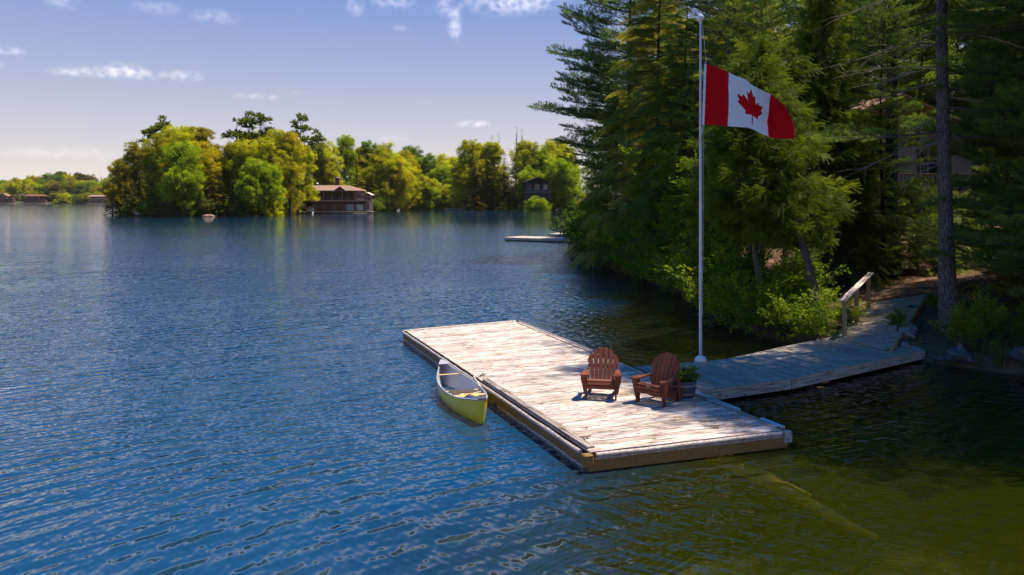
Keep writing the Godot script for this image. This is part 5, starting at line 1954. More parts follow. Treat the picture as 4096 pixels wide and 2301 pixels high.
func make_chair(label: String) -> Node3D:
	# faces +z; origin on the deck below the middle of the front legs
	var o := thing("adirondack_chair", label, "chair", Vector3.ZERO, 0.0, "brown chairs on the dock")
	var m: Material = M.chair_resin
	var st: SurfaceTool
	# side boards that run from the front of the seat to the ground behind
	for e in [-1.0, 1.0]:
		st = begin()
		var line := smooth_outline([Vector2(0.0, 0.22), Vector2(0.02, 0.36), Vector2(-0.06, 0.375), Vector2(-0.25, 0.30), Vector2(-0.46, 0.215), Vector2(-0.70, 0.20), Vector2(-0.84, 0.17), Vector2(-0.86, 0.05), Vector2(-0.80, 0.0), Vector2(-0.62, 0.0), Vector2(-0.30, 0.14), Vector2(-0.06, 0.20)])
		board(st, line, 0.03, Transform3D(Basis(Vector3(0, 0, 1), Vector3(0, 1, 0), Vector3(-1, 0, 0)), Vector3(0.262 * e, 0, 0)))
		part("side_board", finish(st), m, o)
		# front leg with a curved bracket under the arm
		st = begin()
		box(st, at_(0.298 * e, 0.235, -0.065), Vector3(0.032, 0.47, 0.13), 0.008)
		part("front_leg", finish(st), m, o)
		st = begin()
		board(st, smooth_outline([Vector2(0.30 * e, 0.472), Vector2(0.41 * e, 0.472), Vector2(0.405 * e, 0.36), Vector2(0.375 * e, 0.27), Vector2(0.35 * e, 0.12), Vector2(0.315 * e, 0.08)]), 0.03, at_(0, 0, -0.045))
		part("arm_bracket", finish(st), m, o)
		# arm
		st = begin()
		board(st, smooth_outline([Vector2(0.25 * e, 0.05), Vector2(0.30 * e, 0.075), Vector2(0.39 * e, 0.07), Vector2(0.425 * e, 0.0), Vector2(0.415 * e, -0.18), Vector2(0.37 * e, -0.34), Vector2(0.345 * e, -0.50), Vector2(0.355 * e, -0.64), Vector2(0.315 * e, -0.67), Vector2(0.275 * e, -0.64), Vector2(0.262 * e, -0.45), Vector2(0.268 * e, -0.27), Vector2(0.245 * e, -0.12)]), 0.03, Transform3D(Basis(Vector3.RIGHT, Vector3(0, 0.03, 1.0).normalized(), Vector3(0, -1.0, 0.03).normalized()), Vector3(0, 0.488, 0)))
		part("armrest", finish(st), m, o)
		# rear upright under the arm
		st = begin()
		beam(st, Vector3(0.30 * e, 0.02, -0.66), Vector3(0.31 * e, 0.47, -0.60), 0.03, 0.085, 0.008, Vector3(0, 0, 1))
		part("rear_leg", finish(st), m, o)
	# seat slats, rolling over the front edge
	var seat := [[0.025, 0.245, 1.35], [0.022, 0.315, 1.1], [-0.015, 0.372, 0.45], [-0.085, 0.376, -0.15], [-0.162, 0.352, -0.36], [-0.238, 0.322, -0.38], [-0.314, 0.290, -0.40], [-0.388, 0.260, -0.38], [-0.455, 0.235, -0.33]]
	for s in seat:
		st = begin()
		box(st, Transform3D(Basis(Vector3.RIGHT, s[2]), Vector3(0, s[1] + 0.012, s[0])), Vector3(0.56, 0.024, 0.064), 0.008)
		part("seat_slat", finish(st), m, o)
	# fanned back slats with a rounded crown
	var tilt := 0.44
	for i in 6:
		var k := i - 2.5
		var low := 0.076 * k
		var high := 0.113 * k
		var wl := 0.033
		var wh := 0.046
		var top := 0.76 - 0.030 * k * k
		var slope := -0.06 * k
		st = begin()
		var line := PackedVector2Array([Vector2(low - wl, -0.03), Vector2(low + wl, -0.03), Vector2(lerpf(low, high, 0.5) + lerpf(wl, wh, 0.5), 0.36), Vector2(high + wh * 0.98, top + slope * 0.5 - 0.035), Vector2(high + wh * 0.75, top + slope * 0.4), Vector2(high, top + 0.008), Vector2(high - wh * 0.75, top - slope * 0.4), Vector2(high - wh * 0.98, top - slope * 0.5 - 0.035), Vector2(lerpf(low, high, 0.5) - lerpf(wl, wh, 0.5), 0.36)])
		board(st, line, 0.022, Transform3D(Basis(Vector3.RIGHT, Vector3(0, cos(tilt), -sin(tilt)), Vector3(0, sin(tilt), cos(tilt))), Vector3(0, 0.235, -0.44)))
		part("back_slat", finish(st), m, o)
	for s in [[0.06, 0.5], [0.37, 0.62], [0.56, 0.56]]:
		st = begin()
		var p := Vector3(0, 0.235 + s[0] * cos(tilt), -0.44 - s[0] * sin(tilt)) + Vector3(0, -sin(tilt), -cos(tilt)) * 0.026
		box(st, Transform3D(Basis(Vector3.RIGHT, -tilt), p), Vector3(s[1], 0.07, 0.026), 0.006)
		part("back_rail", finish(st), m, o)
	st = begin()
	box(st, at_(0, 0.255, -0.01), Vector3(0.56, 0.09, 0.028), 0.006)
	part("front_rail", finish(st), m, o)
	return o


func make_chairs():
	var a := make_chair("brown slatted Adirondack-style chair facing the lake, the left one of the two on the dock")
	a.position = Vector3(1.79, DECK + 0.004, -16.08)
	a.rotation.y = atan2(-0.19, 0.98)
	var b := copy_of(a, "brown slatted Adirondack-style chair turned to the left, beside the flower barrel", Vector3(2.69, DECK + 0.004, -15.66), atan2(-0.66, 0.75))
	b.set_meta("group", "brown chairs on the dock")


func make_planter():
	var o := thing("barrel_planter", "dark half-barrel planter with paler hoops behind the right chair", "planter", Vector3(3.50, DECK + 0.004, -16.40))
	var st := begin()
	lathe(st, [Vector2(0.0, 0.0), Vector2(0.235, 0.0), Vector2(0.243, 0.01), Vector2(0.268, 0.12), Vector2(0.282, 0.24), Vector2(0.286, 0.335), Vector2(0.282, 0.345), Vector2(0.262, 0.345), Vector2(0.258, 0.33), Vector2(0.255, 0.27), Vector2(0.0, 0.27)], 28)
	part("tub", finish(st), M.barrel, o)
	for s in [[0.055, 0.254], [0.225, 0.2815]]:
		st = begin()
		lathe(st, [Vector2(s[1] - 0.004, s[0]), Vector2(s[1] + 0.005, s[0] + 0.004), Vector2(s[1] + 0.0085, s[0] + 0.044), Vector2(s[1] - 0.001, s[0] + 0.048)], 28)
		part("hoop", finish(st), M.barrel_hoop, o)
	st = begin()
	lathe(st, [Vector2(0.0, 0.300), Vector2(0.14, 0.298), Vector2(0.256, 0.285)], 20)
	part("soil", finish(st), M.soil, o)
	var r := rnd(801)
	var pl := thing("flowering_plant", "bushy petunia with purple and red blooms growing in the dark half-barrel", "flowers", Vector3(3.50, DECK + 0.30, -16.40))
	var places := []
	var tints := []
	for i in 130:
		var a := r.randf() * TAU
		var d := Vector3(cos(a) * r.randf_range(0.2, 1.0), r.randf_range(0.25, 1.1), sin(a) * r.randf_range(0.2, 1.0)).normalized()
		var p := Vector3(cos(a), 0, sin(a)) * r.randf_range(0.0, 0.20)
		var side := d.cross(Vector3.UP).normalized()
		places.append(Transform3D(Basis(d, side.cross(d), d.cross(side.cross(d))) * r.randf_range(0.35, 0.55), p))
		tints.append(tint(r, Color(0.07, 0.15, 0.012), Color(0.13, 0.22, 0.02)))
	split_scatter(pl, "foliage", leaf_twig, places, tints)
	var cols := [Color(0.13, 0.045, 0.42), Color(0.10, 0.03, 0.35), Color(0.30, 0.012, 0.06), Color(0.16, 0.06, 0.46), Color(0.28, 0.10, 0.22)]
	for i in 34:
		var a := r.randf() * TAU
		var el := r.randf_range(0.15, 1.3)
		var d := Vector3(cos(a) * cos(el), sin(el) * 0.9, sin(a) * cos(el))
		var p := d * r.randf_range(0.25, 0.31) + Vector3(0, 0.02, 0)
		var l := Leaves.new()
		var side := d.cross(Vector3.UP).normalized()
		var up := side.cross(d)
		var c: Color = cols[2] if (p.x > 0.1 and i % 3 == 0) else cols[i % 5]
		for k in 5:
			var t := TAU * k / 5.0
			var q := (side * cos(t) + up * sin(t)).normalized()
			l.leaf(p, (q + d * 0.25).normalized(), d, 0.034, 0.036, c)
			l.leaf(p + d * 0.002, (q + d * 0.5).normalized(), d, 0.012, 0.012, c * 0.35)
		var mesh := ArrayMesh.new()
		l.into(mesh, M.petal)
		part("bloom", mesh, null, pl)


# ------------------------------------------------------------------ houses and docks near by
func make_house_in_woods():
	var o := thing("cottage", "pale grey cottage half hidden behind the pines, with a railed veranda", "house", Vector3(24.0, 0, -51.0), 0.12)
	var st := begin()
	box(st, at_(0, 6.6, -3.0), Vector3(11.0, 3.6, 7.0), 0.02)
	part("wall", finish(st), M.white_siding, o)
	for i in 12:
		st = begin()
		box(st, Transform3D(Basis(Vector3.RIGHT, -0.06), Vector3(0, 4.98 + 0.29 * i, 0.53)), Vector3(10.9, 0.28, 0.03), 0.004)
		part("siding_board", finish(st), M.white_siding, o)
	for x in [-4.3, -1.2, 2.4]:
		var w := Node3D.new()
		w.name = "window"
		o.add_child(w, true)
		st = begin()
		for q in [[0, 0.75, 1.5, 0.1], [0, -0.75, 1.5, 0.1]]: box(st, at_(x + q[0], 6.7 + q[1], 0.58), Vector3(q[2], q[3], 0.06), 0.006)
		for q in [-0.72, 0.0, 0.72]: box(st, at_(x + q, 6.7, 0.58), Vector3(0.07, 1.42, 0.055), 0.006)
		part("frame", finish(st), M.white_siding, w)
		st = begin()
		box(st, at_(x, 6.7, 0.555), Vector3(1.42, 1.42, 0.02), 0.004)
		part("pane", finish(st), M.window_glass, w)
	st = begin()
	box(st, at_(0, 3.2, -3.2), Vector3(10.4, 3.1, 6.4), 0.02)
	part("foundation", finish(st), M.dark_brown, o)
	# gabled roof, ridge running back, tan gable
	st = begin()
	for e in [-1.0, 1.0]:
		block(st, [Vector3(6.1 * e, 8.25, 1.6), Vector3(0.0, 10.75, 1.6), Vector3(0.0, 10.75, -7.4), Vector3(6.1 * e, 8.25, -7.4), Vector3(6.1 * e, 8.4, 1.6), Vector3(0.0, 10.92, 1.6), Vector3(0.0, 10.92, -7.4), Vector3(6.1 * e, 8.4, -7.4)], 0.01)
	part("roof", finish(st), M.roof_shingle, o)
	st = begin()
	block(st, [Vector3(-5.4, 8.38, 0.36), Vector3(5.4, 8.38, 0.36), Vector3(5.4, 8.38, 0.5), Vector3(-5.4, 8.38, 0.5), Vector3(-0.2, 10.62, 0.36), Vector3(0.2, 10.62, 0.36), Vector3(0.2, 10.62, 0.5), Vector3(-0.2, 10.62, 0.5)], 0.01)
	part("gable", finish(st), M.tan_siding, o)
	st = begin()
	box(st, at_(0, 4.75, 1.7), Vector3(12.0, 0.16, 2.4), 0.01)
	part("veranda_floor", finish(st), M.tan_wood, o)
	for x in [-5.8, -2.9, 0.0, 2.9, 5.8]:
		st = begin()
		box(st, at_(x, 3.9, 2.8), Vector3(0.14, 3.9, 0.14), 0.01)
		part("veranda_post", finish(st), M.dark_brown, o)
	st = begin()
	box(st, at_(0, 5.85, 2.8), Vector3(11.9, 0.08, 0.12), 0.008)
	for i in 48: box(st, at_(-5.7 + i * 0.243, 5.35, 2.8), Vector3(0.04, 0.95, 0.04), 0.004)
	part("railing", finish(st), M.dark_brown, o)


func small_dock(called: String, label: String, a: Vector2, b: Vector2, width: float, n: int, m: Material, top := 0.36, group := "") -> Node3D:
	var o := thing(called, label, "dock", Vector3((a.x + b.x) / 2, 0, (a.y + b.y) / 2), 0.0, group)
	var base := o.position
	var d := (b - a).normalized()
	var w := Vector2(d.y, -d.x) * width
	var r := rnd(int(absf(a.x * 37.0 + a.y * 11.0)))
	for i in n:
		var p := a.lerp(b, float(i) / n)
		var q := a.lerp(b, (i + 0.94) / n)
		part("plank", plank(v3(p, top) - base, v3(p + w, top) - base, v3(q + w, top) - base, v3(q, top) - base, 0.05, r, Vector2(0.85, 1.1), 0.01), m, o)
	var st := begin()
	beam(st, v3(a, top - 0.16) - base, v3(b, top - 0.16) - base, 0.08, 0.22, 0.01)
	beam(st, v3(a + w, top - 0.16) - base, v3(b + w, top - 0.16) - base, 0.08, 0.22, 0.01)
	beam(st, v3(a - d * 0.06, top - 0.16) - base, v3(a + w - d * 0.06, top - 0.16) - base, 0.08, 0.22, 0.01)
	part("frame_boards", finish(st), M.grey_wood, o)
	st = begin()
	beam(st, v3(a + w * 0.12, 0.02) - base, v3(b + w * 0.12, 0.02) - base, width * 0.14, 0.2, 0.02)
	beam(st, v3(a + w * 0.88, 0.02) - base, v3(b + w * 0.88, 0.02) - base, width * 0.14, 0.2, 0.02)
	part("floats", finish(st), M.dark_brown, o)
	return o


func make_neighbour_docks():
	small_dock("small_dock", "long narrow sunlit dock reaching out from the shore beyond the near wood", Vector2(-0.8, -83.6), Vector2(9.6, -77.6), 3.2, 60, M.deck_wood)
	small_dock("small_dock", "shorter dock behind the long narrow one, with two dark chairs on it", Vector2(4.3, -92.0), Vector2(11.5, -89.0), 3.0, 44, M.deck_wood)
	var a := make_chair("dark chair on the shorter far dock, the left one of two")
	var b := copy_of(a, "dark chair on the shorter far dock, the right one of two", Vector3(7.5, 0.37, -91.2), -0.9)
	a.position = Vector3(6.2, 0.37, -91.8)
	a.rotation.y = -1.1
	for c in [a, b]:
		c.set_meta("group", "dark chairs on the far dock")
		for p in c.get_children(): p.material_override = M.dark_chair


# ------------------------------------------------------------------ the wooded point across the water
const HUE_NAMES := {"Y": "yellow-green", "G": "bright green", "O": "olive", "OY": "golden", "D": "dark green", "DG": "deep green", "P": "pine-green", "H": "brownish"}
const HUES := {"Y": [Color(0.396, 0.414, 0.009), Color(0.560, 0.560, 0.011)], "G": [Color(0.258, 0.360, 0.009), Color(0.420, 0.504, 0.011)], "O": [Color(0.300, 0.276, 0.015), Color(0.480, 0.420, 0.018)], "OY": [Color(0.456, 0.372, 0.009), Color(0.560, 0.504, 0.011)], "D": [Color(0.084, 0.114, 0.014), Color(0.192, 0.204, 0.020)], "DG": [Color(0.137, 0.223, 0.013), Color(0.216, 0.310, 0.015)], "P": [Color(0.180, 0.240, 0.031), Color(0.312, 0.360, 0.037)], "H": [Color(0.144, 0.142, 0.020), Color(0.348, 0.288, 0.033)]}


func crown_tree(called: String, label: String, x: float, z: float, top: float, w: float, kind: String, hue: Array, seed_: int, group := "", ground := -99.0, detail := 1.0) -> Node3D:
	var r := rnd(seed_)
	var gy: float = height_at(x, z) if ground < -50.0 else ground
	var h := maxf(top - gy, 1.5)
	var o := thing(called, label, "tree", Vector3(x, gy, z), 0.0, group)
	var st := begin()
	var path := trunk_path(h * 0.9, Vector2(r.randfn() * 0.3, 0), r, 0.3)
	var radii := []
	for i in 9: radii.append(0.013 * h * (1.0 - 0.85 * i / 8.0) + 0.04)
	tube(st, path, radii, 6, false)
	var places := []
	var tints := []
	var meshes := clump
	if kind == "b":
		var lobes := []
		w *= 1.55
		var nl := int(16 + h * 0.85)
		for i in nl:
			var t := pow(r.randf(), 0.75)
			var rad: float = w * (0.24 + 0.24 * r.randf() * r.randf() + 0.06)
			var a := r.randf() * TAU
			var off: float = (w - rad * 0.8) * sqrt(r.randf()) * pow(sin(PI * clampf(0.12 + t * 0.80, 0.0, 1.0)), 0.5)
			var y := lerpf(h * 0.03 + rad * 0.5, h - rad * 0.75, t)
			if i == 0:
				y = h - rad * 0.78
				off *= 0.4
			lobes.append([Vector3(cos(a) * off, y, sin(a) * off), rad])
		for lb in lobes:
			var g := r.randf_range(0.72, 1.2)
			tube(st, [along(path, clampf(lb[0].y / h - 0.18, 0.1, 0.95)), lb[0]], [0.05 + 0.004 * h, 0.03], 4, false)
			var cs: float = clampf(lb[1] * 0.40, 0.55, 1.35)
			var n := int(clampf(26.0 * pow(lb[1] / cs, 2.0) * 0.13, 8, 26) * detail)
			for i in n:
				var d := Vector3(r.randfn(), r.randfn() * 0.9 + 0.15, r.randfn()).normalized()
				var p: Vector3 = lb[0] + d * lb[1] * r.randf_range(0.66, 1.12)
				places.append(Transform3D(Basis(Vector3.UP, r.randf() * TAU) * Basis(Vector3.RIGHT, r.randf_range(-0.5, 0.5)) * cs * r.randf_range(0.75, 1.2), p))
				var c := tint(r, hue[0], hue[1])
				tints.append(Color(c.r * g, c.g * g, c.b * g))
	elif kind == "p":
		meshes = far_tuft
		for i in int(11 + h * 0.5):
			var t := r.randf()
			var rad: float = w * r.randf_range(0.26, 0.42)
			var a := r.randf() * TAU
			var off: float = w * 0.8 * sqrt(r.randf()) * pow(sin(PI * clampf(0.25 + t * 0.66, 0.0, 1.0)), 0.7)
			var y := lerpf(h * 0.42, h - rad * 0.8, t)
			if i == 0:
				y = h - rad * 0.8
				off = 0.1
			var mid := Vector3(cos(a) * off, y, sin(a) * off) + along(path, minf(y / h, 1.0)) * Vector3(1, 0, 1)
			tube(st, [along(path, clampf(y / h - 0.08, 0.1, 0.98)), mid], [0.09, 0.04], 4, false)
			var g := r.randf_range(0.8, 1.15)
			for k in 24:
				var d := Vector3(r.randfn(), r.randfn() * 0.45 + 0.3, r.randfn()).normalized()
				var side := d.cross(Vector3.UP).normalized()
				places.append(Transform3D(Basis(d, side.cross(d), d.cross(side.cross(d))) * clampf(rad * 0.42, 0.4, 0.9) * r.randf_range(0.8, 1.15), mid + d * Vector3(1, 0.55, 1) * rad * 0.35))
				var c := tint(r, hue[0], hue[1])
				tints.append(Color(c.r * g, c.g * g, c.b * g))
	else:
		meshes = far_spray
		var y: float = h * {"p": 0.25, "h": 0.04, "s": 0.15}[kind]
		var y0 := y
		var gap: float = {"p": 0.62, "h": 0.55, "s": 0.7}[kind]
		while y < h * 0.99:
			var t := (y - y0) / (h - y0)
			var len: float
			if kind == "p": len = w * (0.30 + 0.85 * pow(sin(PI * clampf(0.15 + 0.72 * t, 0.0, 1.0)), 0.7)) * r.randf_range(0.45, 1.2)
			elif kind == "h": len = w * (1.0 - 0.88 * t) * (0.75 + 0.25 * smoothstep(0.0, 0.25, t)) * r.randf_range(0.7, 1.1)
			else: len = w * (1.05 - t) * r.randf_range(0.5, 1.1)
			var n: int = {"p": 3, "h": 6, "s": 5}[kind]
			for k in n:
				var a := r.randf() * TAU
				var dir := Vector3(cos(a), 0, sin(a))
				var l2 := len * r.randf_range(0.75, 1.1)
				var rise := lerpf(0.02, 0.5, t) if kind == "p" else lerpf(-0.12, 0.25, t)
				var base := along(path, minf(y / (h * 0.9), 1.0))
				if y > h * 0.9: base = Vector3(path[8].x, y, path[8].z)
				if kind == "p": tube(st, [base, base + dir * l2 * 0.8 + Vector3(0, l2 * rise * 0.8, 0)], [0.06, 0.02], 3, false)
				var steps := maxi(1, int(l2 / 1.5))
				for s in steps:
					var f := float(s) / steps * 0.85
					var bs := (l2 / steps / 2.0) * 1.25 if steps > 1 else l2 / 2.0
					bs = clampf(bs * (1.35 if kind == "p" else 1.1), 0.4, 1.5)
					var p := base + dir * l2 * f + Vector3(0, l2 * rise * f, 0)
					var d2 := (dir.rotated(Vector3.UP, r.randf_range(-0.5, 0.5)) + Vector3(0, rise, 0)).normalized()
					var side := d2.cross(Vector3.UP).normalized()
					places.append(Transform3D(Basis(d2, side.cross(d2), d2.cross(side.cross(d2))) * bs, p))
					tints.append(tint(r, hue[0], hue[1]))
			y += gap * r.randf_range(0.8, 1.2)
	part("trunk", finish(st), M.bark_dark, o)
	split_scatter(o, "crown", meshes, places, tints)
	return o


func make_point_trees():
	var k := 0
	for t in POINT_TREES:
		crown_tree({"b": "broadleaf_tree", "p": "pine_tree", "h": "hemlock_tree", "s": "spruce_tree"}[t[4]], t[6], t[0], t[1], t[2], t[3], t[4], HUES[t[5]], 900 + k)
		k += 1
	# more of the same behind, only their tops and gaps seen
	var behind := []
	var r := rnd(990)
	for i in 34:
		var t: Array
		while true:
			t = POINT_TREES[r.randi() % POINT_TREES.size()]
			if t[4] != "s" and t[2] > 12.0: break
		behind.append([t[0] * 1.06 + r.randf_range(-5, 5), t[1] * 1.07 - r.randf_range(2.0, 9.0), t])
	behind.sort_custom(func(p, q): return p[0] / p[1] > q[0] / q[1])
	for i in behind.size():
		var t: Array = behind[i][2]
		var hue: String = "O" if t[4] == "p" else t[5]
		crown_tree({"b": "broadleaf_tree", "p": "broadleaf_tree", "h": "hemlock_tree"}[t[4]], "%s tree behind the front rank across the water, %s from the left" % [HUE_NAMES[hue], ordinal(i)], behind[i][0], behind[i][1], t[2] * 0.86, t[3] * 1.1, t[4] if t[4] != "p" else "b", HUES[hue], 1000 + i, "second rank of trees across the water", -99.0, 0.7)
	# bushes along the waterline of the point
	var n := 0
	for i in range(32, 42):
		for f in [0.15, 0.5, 0.85]:
			var p := shore[i].lerp(shore[i + 1], f)
			if p.x > -62.5 and p.y > -264.0: continue
			var o := crown_tree("bush", "low dark bush at the waterline of the wooded point, %s from the right" % ordinal(n), p.x - 0.3, p.y - 1.2, r.randf_range(2.2, 4.5), r.randf_range(1.8, 2.8), "b", HUES["D"] if n % 3 else HUES["DG"], 1100 + n, "waterline bushes of the point", 0.2, 0.8)
			o.set_meta("category", "bush")
			n += 1
	var m := 0
	for i in range(25, 31):
		for f in [0.1, 0.45, 0.8]:
			var p := shore[i].lerp(shore[i + 1], f)
			var o := crown_tree("bush", "low bush along the waterline at the back of the cove, %s from the right" % ordinal(m), p.x, p.y - 1.5, r.randf_range(2.5, 5.0), r.randf_range(2.2, 3.4), "b", HUES["DG"] if n % 2 else HUES["O"], 1100 + n, "waterline bushes of the cove", 0.2, 0.7)
			o.set_meta("category", "bush")
			n += 1
			m += 1


func make_boathouse():
	# local x to the right, z towards the camera; the front wall stands at z = 0
	var o := thing("boathouse", "two-storey brown boathouse with a railed upper deck and a chimney", "boathouse", Vector3(-54.1, 0.0, -250.0), -0.06)
	var st := begin()
	box(st, at_(0, 2.25, -5.0), Vector3(16.8, 3.3, 9.9), 0.03)
	part("lower_wall", finish(st), M.dark_brown, o)
	# pillars between the doors, doors, and the two curtained windows
	for x in [-8.0, -4.75, -1.5, 1.8, 5.05, 8.0]:
		st = begin()
		box(st, at_(x, 1.65, 0.06), Vector3(0.95, 2.2, 0.16), 0.02)
		part("pillar", finish(st), M.red_brown, o)
	for x in [-6.4, -3.1, 0.15]:
		st = begin()
		for i in 5: box(st, at_(x, 0.72 + 0.44 * i, 0.03), Vector3(2.25, 0.42, 0.08), 0.02)
		part("garage_door", finish(st), M.door_brown, o)
	for x in [3.45, 6.5]:
		var w := Node3D.new()
		w.name = "window"
		o.add_child(w, true)
		st = begin()
		for q in [-1.1, 0.0, 1.1]: box(st, at_(x + q, 1.75, 0.09), Vector3(0.09, 1.95, 0.1), 0.01)
		for q in [0.78, 2.72]: box(st, at_(x, q, 0.09), Vector3(2.3, 0.1, 0.1), 0.01)
		part("frame", finish(st), M.cedar_trim, w)
		for q in [-0.55, 0.55]:
			st = begin()
			box(st, at_(x + q, 1.75, 0.07), Vector3(1.0, 1.84, 0.03), 0.005)
			part("pane", finish(st), M.pale_glass, w)
	for x in [3.45, 6.5]:
		st = begin()
		box(st, at_(x, 0.62, 0.12), Vector3(2.4, 0.12, 0.2), 0.01)
		part("sill", finish(st), M.cedar_trim, o)
	# upper deck with its rim board and railing
	st = begin()
	box(st, at_(0.5, 3.95, 0.3), Vector3(20.6, 0.18, 2.4), 0.01)
	part("deck_floor", finish(st), M.cedar_trim, o)
	st = begin()
	box(st, at_(0.5, 3.82, 1.56), Vector3(20.8, 0.42, 0.1), 0.015)
	part("rim_board", finish(st), M.cedar_trim, o)
	for i in 9:
		st = begin()
		box(st, at_(-9.6 + i * 2.53, 4.55, 1.46), Vector3(0.14, 1.1, 0.14), 0.01)
		part("rail_post", finish(st), M.cedar_trim, o)
	st = begin()
	box(st, at_(0.5, 5.12, 1.46), Vector3(20.4, 0.09, 0.12), 0.01)
	box(st, at_(0.5, 4.24, 1.46), Vector3(20.4, 0.07, 0.08), 0.01)
	for i in 58: box(st, at_(-9.6 + i * 0.355, 4.66, 1.46), Vector3(0.055, 0.82, 0.04), 0.005)
	part("railing", finish(st), M.red_brown, o)
	# upper storey
	st = begin()
	box(st, at_(-2.3, 5.65, -4.6), Vector3(16.0, 3.3, 8.2), 0.03)
	part("upper_wall", finish(st), M.dark_brown, o)
	for x in [-8.6, -5.9, -3.3, -0.4, 3.8]:
		var w := Node3D.new()
		w.name = "window"
		o.add_child(w, true)
		st = begin()
		for q in [-0.85, 0.85]: box(st, at_(x + q, 5.55, -0.46), Vector3(0.1, 1.9, 0.12), 0.01)
		for q in [4.62, 6.5]: box(st, at_(x, q, -0.46), Vector3(1.8, 0.1, 0.12), 0.01)
		part("frame", finish(st), M.red_brown, w)
		st = begin()
		box(st, at_(x, 5.56, -0.475), Vector3(1.6, 1.78, 0.04), 0.005)
		part("pane", finish(st), M.window_glass, w)
	for x in [-10.2, -7.3, -4.65, -1.9, 1.2, 5.6]:
		st = begin()
		box(st, at_(x, 5.6, 1.3), Vector3(0.17, 3.2, 0.17), 0.01)
		part("porch_post", finish(st), M.cedar_trim, o)
	# hipped roof with a small gable over the porch
	st = begin()
	var e0 := [Vector3(-11.4, 7.05, 1.9), Vector3(6.6, 7.05, 1.9), Vector3(6.6, 7.05, -9.6), Vector3(-11.4, 7.05, -9.6)]
	var r0 := [Vector3(-11.1, 8.75, -3.4), Vector3(1.9, 8.75, -3.4), Vector3(1.9, 8.75, -4.2), Vector3(-11.1, 8.75, -4.2)]
	block(st, [e0[0], e0[1], e0[2], e0[3], r0[0], r0[1], r0[2], r0[3]], 0.03)
	part("roof", finish(st), M.roof_shingle, o)
	st = begin()
	box(st, at_(-2.4, 6.96, 1.93), Vector3(18.2, 0.2, 0.08), 0.01)
	part("fascia", finish(st), M.cedar_trim, o)
	st = begin()
	for e in [-1.0, 1.0]:
		block(st, [Vector3(0.75 + 1.75 * e, 6.98, 2.3), Vector3(0.75, 8.25, 2.3), Vector3(0.75, 8.25, -2.4), Vector3(0.75 + 1.75 * e, 6.98, -2.4), Vector3(0.75 + 1.75 * e, 7.12, 2.3), Vector3(0.75, 8.41, 2.3), Vector3(0.75, 8.41, -2.4), Vector3(0.75 + 1.75 * e, 7.12, -2.4)], 0.01)
	part("gable_roof", finish(st), M.roof_shingle, o)
	st = begin()
	block(st, [Vector3(-0.85, 7.06, 1.98), Vector3(2.35, 7.06, 1.98), Vector3(2.35, 7.06, 2.1), Vector3(-0.85, 7.06, 2.1), Vector3(0.70, 8.15, 1.98), Vector3(0.80, 8.15, 1.98), Vector3(0.80, 8.15, 2.1), Vector3(0.70, 8.15, 2.1)], 0.01)
	part("gable", finish(st), M.dark_brown, o)
	st = begin()
	box(st, at_(-1.9, 9.85, -4.6), Vector3(1.25, 2.5, 1.1), 0.02)
	part("chimney", finish(st), M.brick_chimney, o)
	st = begin()
	box(st, at_(-1.9, 11.2, -4.6), Vector3(0.8, 0.4, 0.75), 0.06)
	part("chimney_cap", finish(st), M.stone_cap, o)
	st = begin()
	lathe(st, [Vector2(0.35, 0.0), Vector2(0.4, 0.15), Vector2(0.3, 0.4), Vector2(0.0, 0.55)], 12, Vector3(-8.2, 9.1, -3.6))
	part("roof_vent", finish(st), M.white_paint, o)
	# lean-to at the right with its own small roof
	st = begin()
	box(st, at_(8.3, 4.9, -3.0), Vector3(2.2, 1.6, 3.0), 0.02)
	part("annex_wall", finish(st), M.dark_brown, o)
	st = begin()
	for e in [-1.0, 1.0]:
		block(st, [Vector3(8.3 + 1.7 * e, 5.55, -1.0), Vector3(8.3, 6.35, -1.0), Vector3(8.3, 6.35, -5.0), Vector3(8.3 + 1.7 * e, 5.55, -5.0), Vector3(8.3 + 1.7 * e, 5.68, -1.0), Vector3(8.3, 6.5, -1.0), Vector3(8.3, 6.5, -5.0), Vector3(8.3 + 1.7 * e, 5.68, -5.0)], 0.01)
	part("annex_roof", finish(st), M.pale_wood, o)
	# outside stair on the left
	st = begin()
	for e in [0.0, 1.2]:
		beam(st, Vector3(-12.6, 4.2, 0.6 + e), Vector3(-10.0, 1.2, 0.6 + e), 0.1, 0.35, 0.01)
		beam(st, Vector3(-12.6, 5.0, 0.6 + e), Vector3(-10.0, 2.0, 0.6 + e), 0.1, 0.12, 0.01)
	for i in 12: box(st, at_(lerpf(-12.5, -10.1, i / 11.0), lerpf(4.1, 1.3, i / 11.0), 1.2), Vector3(0.3, 0.06, 1.15), 0.01)
	part("stair", finish(st), M.cedar_trim, o)
	st = begin()
	for e in [0.2, 1.3]:
		beam(st, Vector3(-9.9, 0.6, 1.0 + e), Vector3(-8.6, 2.2, 1.0 + e), 0.1, 0.3, 0.01)
	box(st, at_(-8.2, 2.2, 1.8), Vector3(1.2, 0.1, 1.3), 0.01)
	part("stair_landing", finish(st), M.cedar_trim, o)
	# the quay in front
	var q := thing("quay", "pale low quay along the foot of the boathouse", "dock", Vector3(-54.1, 0, -250.0), -0.06)
	for i in 14:
		st = begin()
		box(st, at_(-9.7 + i * 1.52, 0.42, 1.15), Vector3(1.50, 0.14, 2.0), 0.015)
		part("deck_panel", finish(st), M.pale_wood, q)
	st = begin()
	box(st, at_(0.2, 0.22, 1.9), Vector3(21.0, 0.2, 0.3), 0.02)
	part("front_beam", finish(st), M.dark_brown, q)
	st = begin()
	box(st, at_(-13.0, 0.35, 2.2), Vector3(6.2, 0.16, 3.2), 0.02)
	part("side_deck", finish(st), M.grey_wood, q)
